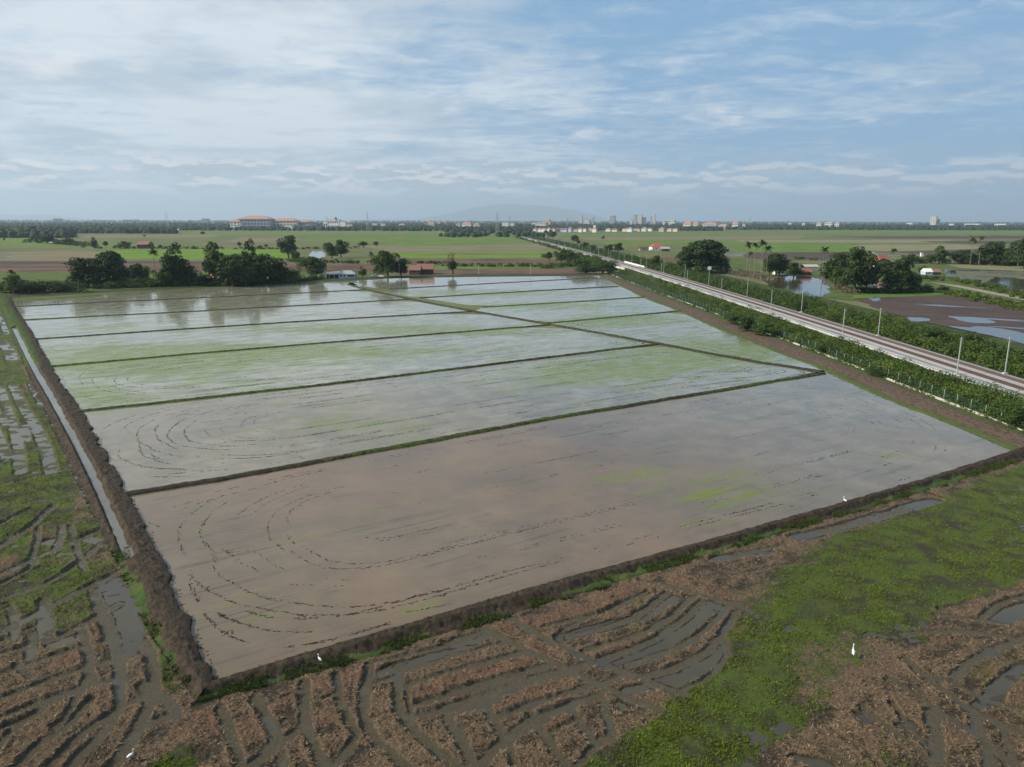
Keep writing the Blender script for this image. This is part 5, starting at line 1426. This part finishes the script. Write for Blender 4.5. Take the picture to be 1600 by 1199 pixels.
house(1456, 1470, 430, 421, 'low hut with dark red roof at the edge of the right ponds', 'wood_wall', 'rust_roof', 0, 6, 'gable', nwin=1, door=False, eave=.5)
house(76, 96, 381.5, 377.6, 'long low white roofed shed in the left fields', 'pale_concrete', 'white_wall', 0, 20, 'gable', nwin=3, door=False, eave=.6, name='shed', cat='shed')
house(214, 231, 388.5, 377.5, 'red roofed field house between small trees at left', 'wood_wall', 'rust_roof', 0, 16, 'gable', nwin=2, eave=.55)
house(273, 278, 362, 358, 'tiny white hut before the left tree belt', 'white_wall', 'white_wall', 0, 12, 'gable', nwin=0, door=False, name='hut', cat='hut')
for x, lab in ((1366, 'left white gate pier on the irrigation channel in the right fields'), (1440, 'right white gate pier on the irrigation channel in the right fields')):
    p = G(x, 401); o = empty('gate_pier', (p[0], p[1], 0), 0, lab, 'gate'); MB().box(-1.2, 1.2, -1, 1, 0, 3.6).build('pier', M['white_wall'], o); MB().box(-1.5, 1.5, -1.3, 1.3, 3.6, 3.9).build('cap', M['pale_concrete'], o)
a = G(1368, 400); b = G(1436, 400.5)
o = empty('channel_wall', (a[0], a[1], 0), math.atan2(b[1] - a[1], b[0] - a[0]), 'long grey channel wall between the two white gate piers', 'wall'); MB().box(1.4, np.linalg.norm(b - a) - 1.4, -.5, .5, 0, 1.6).build('wall', M['concrete'], o); MB().box(1.4, np.linalg.norm(b - a) - 1.4, -.8, .8, 1.6, 1.8).build('coping', M['pale_concrete'], o)


def car(x, y, rz, lab):
    p = G(x, y); o = empty('parked_car', (p[0], p[1], 0), rz, lab, 'car')
    pr = [(-2.1, .45), (-2.1, .95), (-1.3, 1.05), (-.9, 1.5), (.9, 1.5), (1.5, 1.0), (2.1, .85), (2.1, .45)]; n = len(pr)
    V = [(x_, -.8, z_) for x_, z_ in pr] + [(x_, .8, z_) for x_, z_ in pr]
    MB().add(V, [tuple(range(n)), tuple(range(2 * n - 1, n - 1, -1))] + [((i + 1) % n, i, i + n, (i + 1) % n + n) for i in range(n)]).build('body', M['white_paint'], o)
    for s in (-1, 1): MB().box(-.85, .85, s * .81 - .01, s * .81 + .01, 1.08, 1.42).build('side_window', M['window'], o)
    for xx in (-1.3, 1.3):
        for s in (-1, 1): MB().tube([(xx, s * .62, .33), (xx, s * .84, .33)], .33, 10).build('wheel', M['tyre'], o)


car(586, 433, .2, 'white car parked left of the large mid green tree'); car(596, 433.3, -.3, 'white car parked closest to the large mid green tree')

# utility poles by the village
for x, yb, yt, lab in ((624, 434, 412, 'thin utility pole in front of the dark tree by the rusty roof'), (748, 431, 414, 'thin utility pole at the far edge of the paddies, left one'), (829, 430, 412, 'thin utility pole at the far edge of the paddies, right one')):
    p = G(x, yb); hh = (yb - yt) * mpp(p); o = empty('utility_pole', (p[0], p[1], 0), 0, lab, 'pole')
    MB().tube([(0, 0, -.3), (0, 0, hh)], [.16, .1], 6).build('pole', M['concrete'], o); MB().box(-.8, .8, -.06, .06, hh - .7, hh - .55).build('crossarm', M['steel'], o)

# ------------------------------------------------------------------ far buildings
M['hazed_white'] = simple('hazed_white_wall', (0.50, 0.49, 0.47), .85, .1, .05)  # far white walls greyed, haze put into their colour


def block(x0, x1, yt, dist, lab, wall='white_wall', roof='flat', name='building', cat='building', depth=None, floors=0, roofm='pale_red_roof', cols=6):
    """far building between photo columns x0..x1, top row yt, at a distance"""
    if wall == 'white_wall' and dist > 2900: wall = 'hazed_white'
    cx = (x0 + x1) / 2; q = G(cx, 346.5 + H * F / dist + .0022 * (cx - 800)); q = q * (dist / q[1])
    k = mpp(q); w = (x1 - x0) * k; hz = 344.5 + .0022 * (cx - 800); top = H + (hz - yt) * k; d_ = depth or w * .6
    o = empty(name, (q[0], q[1], 0), -math.atan2(q[0], q[1]) - .38, lab, cat)
    rh = 0 if roof == 'flat' else max(3, top * .25); hw = top - rh
    MB().box(-w / 2, w / 2, -d_ / 2, d_ / 2, 0, hw).build('wall', M[wall], o)
    if roof == 'flat': MB().box(-w / 2 - .5, w / 2 + .5, -d_ / 2 - .5, d_ / 2 + .5, hw, hw + 1).build('parapet', M['pale_concrete'], o)
    else:
        a, b, e = w / 2, d_ / 2, 1.5; m_ = max(a - b, a * .25)
        MB().add([(-a - e, -b - e, hw), (a + e, -b - e, hw), (a + e, b + e, hw), (-a - e, b + e, hw), (-m_, 0, top), (m_, 0, top)], [(0, 1, 5, 4), (2, 3, 4, 5), (0, 4, 3), (1, 2, 5), (3, 2, 1, 0)]).build('roof', M[roofm], o)
    for i in range(floors):
        zz = hw * (i + .45) / (floors + .2)
        for c in range(cols):
            xx = -w / 2 + w * (c + .5) / cols; MB().box(xx - w / cols * .28, xx + w / cols * .28, -d_ / 2 - .15, -d_ / 2 + .1, zz, zz + hw / (floors + .2) * .45).build('window', M['window'], o)
    return o


M['grey_or_shaded_wall'] = simple('grey_tower_or_shaded_wall', (0.30, 0.32, 0.36), .8, .05, .05)  # also on the institution's shadowed walls, their shade put into the colour
block(362, 378, 342.5, 2750, 'white fronted left end block of the big red roofed institution', 'white_wall', 'hip', floors=3, cols=3)
block(376, 428, 337.5, 2800, 'main block of the big institution with the highest red roof', 'grey_or_shaded_wall', 'hip', floors=3, cols=10, depth=60)
block(426, 468, 341, 2820, 'middle wing of the big institution with long pale red roof', 'cream_wall', 'hip', floors=3, cols=8, depth=50)
block(466, 488, 343.5, 2840, 'right end wing of the big institution with dark red roof', 'grey_or_shaded_wall', 'hip', floors=2, cols=4, depth=50)
block(446, 458, 352, 2600, 'small white hall in front of the big institution', 'white_wall', 'flat', floors=0)
block(506, 513, 346.5, 2700, 'white cube building left of the domed building', 'white_wall', 'flat', floors=1, cols=2)
block(514, 532, 344, 2800, 'white terraced building under the red dome', 'white_wall', 'flat', floors=2, cols=5)
block(533, 541, 346.5, 2780, 'low white building right of the domed building', 'white_wall', 'flat')
block(541, 551, 343.5, 2850, 'dark roofed building right of the domed building', 'cream_wall', 'hip', roofm='grey_roof', floors=2, cols=3)
q = G(525, 359); q = q * (2790 / q[1]); kk = mpp(q); zt = H + 0.2 * kk
o = empty('dome', (q[0], q[1], zt), 0, 'reddish dome with finial on the white terraced building', 'dome')
MB().tube([(0, 0, -2), (0, 0, 2)], 6, 12).build('drum', M['white_wall'], o)
MB().tube([(0, 0, 2), (0, 0, 4.5), (0, 0, 7), (0, 0, 9), (0, 0, 10)], [6.5, 6.2, 4.6, 2.2, .3], 14).build('shell', M['red_roof'], o)
MB().tube([(0, 0, 10), (0, 0, 18)], [.5, .2], 6).build('finial', M['steel'], o)
hl = [(583, 590, 349, 'white', 0), (596, 603, 349.5, 'white', 0), (606, 611, 357, 'red', 1), (624, 633, 349.5, 'cream', 1), (640, 644, 357, 'white', 0), (668, 680, 347, 'red', 1), (713, 720, 349, 'white', 1), (722, 737, 347.5, 'cream', 1),
      (740, 750, 349, 'white', 1), (785, 796, 348, 'white', 0), (798, 804, 349, 'white', 0)]
words = ['leftmost', 'second', 'third', 'fourth', 'fifth', 'sixth', 'seventh', 'eighth', 'ninth', 'tenth', 'eleventh', 'twelfth', 'thirteenth', 'fourteenth', 'fifteenth', 'sixteenth', 'seventeenth']
wm = {'white': 'white_wall', 'red': 'pale_concrete', 'cream': 'cream_wall'}
for i, (x0, x1, yt, c, r) in enumerate(hl):
    dd = 2500 if yt > 355 else 3000 + i * 20
    block(x0, x1, yt, dd, f'{words[i]} small building of the scattered row between the dome and the distant rail end', wm[c], 'hip' if r else 'flat', depth=14, name='far_house', cat='house')
xs = [834, 841, 847, 855, 862, 868, 874, 881, 888, 897, 904, 911, 919, 926]
for i, x0 in enumerate(xs):
    block(x0, x0 + random.uniform(5, 7), 355.6 + random.uniform(-.8, 1.2), 2250 + random.uniform(-60, 60), f'{words[i]} red roofed house in the row above the end of the railway', random.choice(['white_wall', 'cream_wall', 'white_wall', 'blue_or_shaded_wall']), 'hip', roofm=random.choice(['red_roof', 'rust_roof', 'pale_red_roof']), depth=12, name='row_house', cat='house')
block(927, 931, 352, 2300, 'narrow pale tower at the right end of the red roofed row', 'cream_wall', 'flat', floors=0)
xs = [947, 957, 973, 981, 990, 1003, 1012, 1030, 1043, 1052]
for i, x0 in enumerate(xs):
    block(x0, x0 + random.uniform(7, 11), 355.5 + random.uniform(-.5, 1.5), 2350 + random.uniform(-60, 120), f'{words[i]} low building of the row right of the red roofed houses', random.choice(['white_wall', 'cream_wall', 'pale_concrete']), 'hip', roofm=random.choice(['rust_roof', 'pale_red_roof', 'grey_roof']), depth=14, name='row_house', cat='house')
for x0, x1, yt, dd, w_, r, fl, cl_, lab in (
        (850, 860, 342, 4200, 'cream_wall', 'hip', 3, 3, 'red roofed hall left of the city towers'), (838, 855, 348, 3600, 'white_wall', 'flat', 2, 5, 'long white building below the red roofed hall'),
        (831, 838, 348.5, 3700, 'white_wall', 'flat', 1, 3, 'white building left of the long white one'),
        (905, 910, 337.5, 5200, 'white_wall', 'flat', 8, 3, 'white slab tower, leftmost of the city towers'), (911, 917, 342, 5300, 'grey_or_shaded_wall', 'flat', 6, 3, 'grey block behind the leftmost tower'),
        (913, 922, 343, 5000, 'white_wall', 'flat', 5, 4, 'low white block right of the leftmost tower'), (925, 928, 339.5, 5600, 'grey_or_shaded_wall', 'flat', 6, 2, 'thin grey tower between the city groups'),
        (953, 961, 337.5, 5600, 'grey_or_shaded_wall', 'flat', 7, 3, 'dark grey mushroom shaped city block'), (984, 988, 342, 5300, 'white_wall', 'flat', 5, 3, 'small white block left of the paired towers'),
        (990, 995, 336, 5600, 'grey_or_shaded_wall', 'flat', 9, 3, 'grey tower with an antenna left of the paired towers'), (996, 1003, 337, 5300, 'white_wall', 'flat', 9, 3, 'white tower, first of the right city group'),
        (1004, 1009, 340, 5300, 'white_wall', 'flat', 7, 3, 'shorter white tower in the right city group'), (1016, 1020, 338, 5500, 'grey_or_shaded_wall', 'flat', 8, 2, 'grey side tower of the right city group'), (1019, 1024, 336, 5300, 'white_wall', 'flat', 9, 2, 'white rightmost tower of the right city group'),
        (1035, 1039, 344.5, 5200, 'white_wall', 'flat', 2, 2, 'tiny white block right of the city towers'), (1045, 1055, 344, 5100, 'white_wall', 'flat', 2, 4, 'low white block farther right of the city towers'),
        (1068, 1081, 346, 3400, 'cream_wall', 'hip', 2, 5, 'pink roofed mansion left of the school block'), (1082, 1092, 347, 3450, 'cream_wall', 'hip', 2, 4, 'second pink roofed building beside the mansion'),
        (1098, 1122, 347.5, 3300, 'white_wall', 'hip', 2, 8, 'long school block with pale red roof'), (1123, 1137, 350, 3250, 'white_wall', 'hip', 1, 5, 'low wing right of the school block'),
        (1144, 1154, 346.5, 3300, 'white_wall', 'hip', 2, 3, 'red roofed white house right of the school block'), (1160, 1164, 351, 3200, 'white_wall', 'flat', 1, 1, 'tiny white hut right of the red roofed white house'),
        (1276, 1283, 348, 3600, 'white_wall', 'flat', 2, 2, 'small white block left of the red and white building'), (1289, 1301, 347.5, 3400, 'white_wall', 'flat', 3, 4, 'red and white building among the far trees'),
        (1304, 1311, 348, 3500, 'white_wall', 'flat', 3, 2, 'white block right of the red and white building'), (1253, 1257, 349, 3600, 'white_wall', 'flat', 1, 1, 'tiny white house left of the red and white building'),
        (1232, 1236, 348.5, 3900, 'white_wall', 'flat', 1, 1, 'tiny white house farther left of the red and white building'),
        (1453.5, 1462, 338.5, 4600, 'white_wall', 'flat', 9, 3, 'solitary tall white tower on the right skyline'), (1463, 1467, 343, 4600, 'white_wall', 'flat', 4, 2, 'lower white annex right of the solitary tower'),
        (1417, 1426, 348.5, 5000, 'white_wall', 'flat', 1, 3, 'low white building left of the solitary tower'), (1483, 1490, 350, 4200, 'white_wall', 'flat', 1, 2, 'low white building right of the solitary tower'),
        (1510, 1532, 349.8, 4300, 'white_wall', 'flat', 1, 5, 'long low white building right of the solitary tower'), (1556, 1572, 350, 4400, 'white_wall', 'flat', 1, 4, 'low white building near the right edge'),
        (86, 97, 342, 6500, 'grey_or_shaded_wall', 'flat', 4, 5, 'distant grey block on the left skyline'), (195, 216, 343.5, 6000, 'white_wall', 'flat', 1, 5, 'pale low hangar on the left skyline'), (317, 327, 342, 6200, 'grey_or_shaded_wall', 'flat', 3, 5, 'distant grey block left of the big institution'),
        (683, 688, 344.5, 6000, 'white_wall', 'flat', 1, 2, 'bright white tank building on the centre skyline'), (692, 697, 345, 6000, 'white_wall', 'flat', 1, 2, 'second bright white tank building on the centre skyline')):
    block(x0, x1, yt, dd, lab, w_, r, floors=fl, cols=cl_, name='tower' if fl >= 6 else 'far_building', cat='tower' if fl >= 6 else 'building')


def pylon(x, yt, dist, lab):
    q = G(x, 346.5 + H * F / dist + .0022 * (x - 800)); q = q * (dist / q[1]); k = mpp(q); hz = 344.5 + .0022 * (x - 800); h = H + (hz - yt) * k
    o = empty('power_pylon', (q[0], q[1], 0), .4, lab, 'pylon', 'steel pylons of the power line'); t = .16
    mb = MB(); b = h * .09; lv = [0, .28, .5, .68, .82, .93]; wd = [b, b * .62, b * .4, b * .26, b * .2, b * .16]
    for s in ((1, 1), (1, -1), (-1, 1), (-1, -1)):
        mb.tube([(s[0] * w, s[1] * w, l * h) for w, l in zip(wd, lv)] + [(0, 0, h)], t, 4)
    for i in range(5):
        z0, z1, w0, w1 = lv[i] * h, lv[i + 1] * h, wd[i], wd[i + 1]
        for (a, c), (e, f) in (((1, 1), (-1, 1)), ((-1, 1), (-1, -1)), ((-1, -1), (1, -1)), ((1, -1), (1, 1))):
            mb.tube([(a * w0, c * w0, z0), (e * w1, f * w1, z1)], t * .5, 3, False); mb.tube([(e * w0, f * w0, z0), (a * w1, c * w1, z1)], t * .5, 3, False); mb.tube([(a * w1, c * w1, z1), (e * w1, f * w1, z1)], t * .5, 3, False)
    mb.build('lattice_tower', M['steel'], o)
    for l, ln in ((.68, .13), (.8, .15), (.92, .11)):
        a = MB(); a.tube([(-ln * h, 0, l * h), (0, 0, l * h + h * .02), (ln * h, 0, l * h)], t * .9, 4); a.tube([(-ln * h, 0, l * h), (0, 0, l * h - h * .015), (ln * h, 0, l * h)], t * .7, 4); a.build('crossarm', M['steel'], o)
    return o


pylon(262, 331.5, 2900, 'lattice pylon on the left skyline'); pylon(512, 338, 3200, 'faint lattice pylon behind the domed building'); pylon(575, 332, 2300, 'lattice pylon right of the domed building')
pylon(777, 331.5, 1900, 'tall lattice pylon near the far end of the railway'); pylon(796, 336, 3200, 'thin lattice pylon right of the tall one'); pylon(1371 - 200, 339, 3600, 'faint lattice pylon left of the right city fields')
pylon(1270, 337, 4200, 'very faint lattice pylon on the right skyline'); pylon(886, 340, 3400, 'faint lattice pylon above the red roofed row')

# ------------------------------------------------------------------ far woods, reads as masses
def far_wood(n, x0, x1, d0, d1, r0, r1, label, mat, tz=1.0):
    """distant tree crowns as low uneven domes, each facetted"""
    px = RNG.uniform(x0, x1, n); dd = 1 / (1 / d0 + RNG.random(n) * (1 / d1 - 1 / d0))
    X = (px - 800) / F * dd * 1.0; r = RNG.uniform(r0, r1, n) * (.6 + .8 * fbm(X * .01, dd * .01, 3))
    th = np.linspace(0, 2 * PI, 8)[:-1]
    rings = [(1.1, -.0), (1.25, .7), (1.05, 1.25), (.55, 1.62)]
    V = []
    for k, (rr, zz) in enumerate(rings):
        j = RNG.uniform(.75, 1.25, (n, 7)); q = RNG.uniform(.85, 1.15, (n, 7))
        V.append(np.stack([X[:, None] + np.cos(th + .3 * k)[None] * r[:, None] * rr * j, dd[:, None] + np.sin(th + .3 * k)[None] * r[:, None] * rr * j, (zz * r[:, None] * q * tz if k else 0 * q)], 2))
    top = np.stack([X, dd, r * 1.75 * tz], 1)[:, None]
    V = np.concatenate(V + [top], 1); nv = V.shape[1]
    f = []
    for k in range(3):
        for i in range(7): f += [(k * 7 + i, k * 7 + (i + 1) % 7, (k + 1) * 7 + (i + 1) % 7), (k * 7 + i, (k + 1) * 7 + (i + 1) % 7, (k + 1) * 7 + i)]
    for i in range(7): f.append((21 + i, 21 + (i + 1) % 7, 28))
    Fc = (np.arange(n)[:, None, None] * nv + np.array(f)[None]).reshape(-1, 3)
    tone = np.repeat(RNG.random(n), nv) * .7 + RNG.random(n * nv) * .3
    tag(link('distant_trees', make_mesh('distant_trees', V.reshape(-1, 3), Fc, M[mat], {'tone': tone})), label, 'trees', kind='stuff')


M['wood'] = leafmat('wood_leaves', (0.010, 0.022, 0.010), (0.036, 0.058, 0.022), .1, .8, .1)
far_wood(1000, -120, 125, 1400, 2000, 5, 9.5, 'near dark wood at the left edge of the plain', 'wood')
far_wood(800, 90, 285, 1850, 2600, 4.5, 8, 'wood stepping back from the left edge', 'wood')
far_wood(2600, -200, 860, 2400, 3300, 4, 7.5, 'long tree belt behind the left fields', 'wood')
far_wood(900, 820, 1120, 2550, 3400, 4, 7.0, 'tree belt behind the row of red roofed houses', 'wood')
far_wood(2200, 1050, 1900, 2900, 3900, 4, 7.5, 'long tree belt behind the right fields', 'wood')
far_wood(120, 690, 860, 1500, 2400, 2.5, 5.5, 'scattered trees where the railway meets the wood', 'wood')
far_wood(6500, -400, 2000, 3600, 9000, 5, 9, 'distant wooded plain up to the horizon', 'wood')
far_wood(3600, -500, 2100, 9000, 26000, 8, 15, 'last line of trees on the horizon', 'wood')

# ------------------------------------------------------------------ mountains
M['hill'] = simple('forested_hill', (0.05, 0.075, 0.045), .95, .2, .001)


def ridge(pts, dist, depth, name='hill'):
    q = [((x - 800) / F * dist * 1.02, max(2, H + (344.5 + .0022 * (x - 800) - y) * dist / F)) for x, y in pts]
    q = smooth(np.array(q), 80, 2); n = len(q); V = []
    rough = fbm(q[:, 0] * .0012, q[:, 0] * 0 + 2, 4) - .5
    for s, hh in ((-1, 0), (-.6, .45), (-.25, .85), (0, 1), (.4, .7), (1, 0)):
        for i in range(n): V.append((q[i, 0], dist + s * depth, max(-.5, q[i, 1] * hh * (1 + .10 * rough[i])) if hh else -.5))
    structure(name, make_mesh(name, V, grid_faces(6, n), M['hill'], smooth_=True))


ridge([(640, 346), (690, 338), (730, 328), (765, 322), (800, 320), (835, 322), (880, 327), (912, 334), (940, 342), (960, 346)], 38000, 3000)
ridge([(-100, 338), (-20, 334), (10, 333), (60, 338), (110, 335), (140, 341), (180, 345)], 37000, 2500)
ridge([(540, 346), (600, 342.5), (640, 342), (700, 344)], 40000, 1800)

# ------------------------------------------------------------------ egrets
def egret(x, y, rz, lab, s=1.0, zoff=.05):
    p = G(x, y); o = empty('egret', (p[0], p[1], zoff), rz, lab, 'bird', 'white egrets standing about the fields'); o.scale = (s, s, s)
    b = MB()
    b.tube([(-.34, 0, .46), (-.22, 0, .50), (-.05, 0, .55), (.10, 0, .58), (.18, 0, .64), (.20, 0, .74), (.15, 0, .86), (.17, 0, .95), (.23, 0, .98), (.27, 0, .975)],
           [.01, .07, .105, .10, .055, .03, .026, .03, .038, .015], 8).build('body', M['egret'], o, True)
    MB().tube([(.27, 0, .975), (.38, 0, .95)], [.014, .003], 5).build('beak', M['beak'], o)
    for s_ in (-1, 1):
        MB().tube([(-.02, s_ * .04, .48), (-.05, s_ * .04, .25), (.0, s_ * .04, 0)], [.014, .009, .009], 5).build('leg', M['dark_leg'], o)
        MB().add([(.05, s_ * .095, .62), (-.12, s_ * .11, .60), (-.36, s_ * .05, .47), (-.1, s_ * .10, .48), (.06, s_ * .09, .54)], [(0, 1, 2, 3, 4)] if s_ < 0 else [(4, 3, 2, 1, 0)]).build('wing', M['egret'], o)


egret(1332, 1030, 1.2, 'white egret on the dark patch of grass at lower right', 1.15)
egret(500, 1043, 2.4, 'white egret on the front bank above the stubble', .75, .35)
egret(206, 1192, .7, 'white egret in the lower left corner of the field', .8, .15)
egret(1319, 792, 2.0, 'white egret on the far part of the front bank', .85, .4)

# ------------------------------------------------------------------ haze
hz = bpy.data.materials.new('haze'); hz.use_nodes = True; hz.node_tree.nodes.clear(); ht = NT(hz.node_tree)
pv_ = ht.node('ShaderNodeVolumePrincipled'); pv_.inputs['Color'].default_value = (0.70, 0.86, 1.0, 1); pv_.inputs['Density'].default_value = 0.000062; pv_.inputs['Anisotropy'].default_value = 0.2
ho = ht.node('ShaderNodeOutputMaterial'); ht.l.new(pv_.outputs[0], ho.inputs['Volume'])
tag(MB().box(-46000, 46000, -46000, 46000, -1.02, 1050).build('haze', hz), 'pale blue haze lying over the plain', 'haze', kind='stuff')
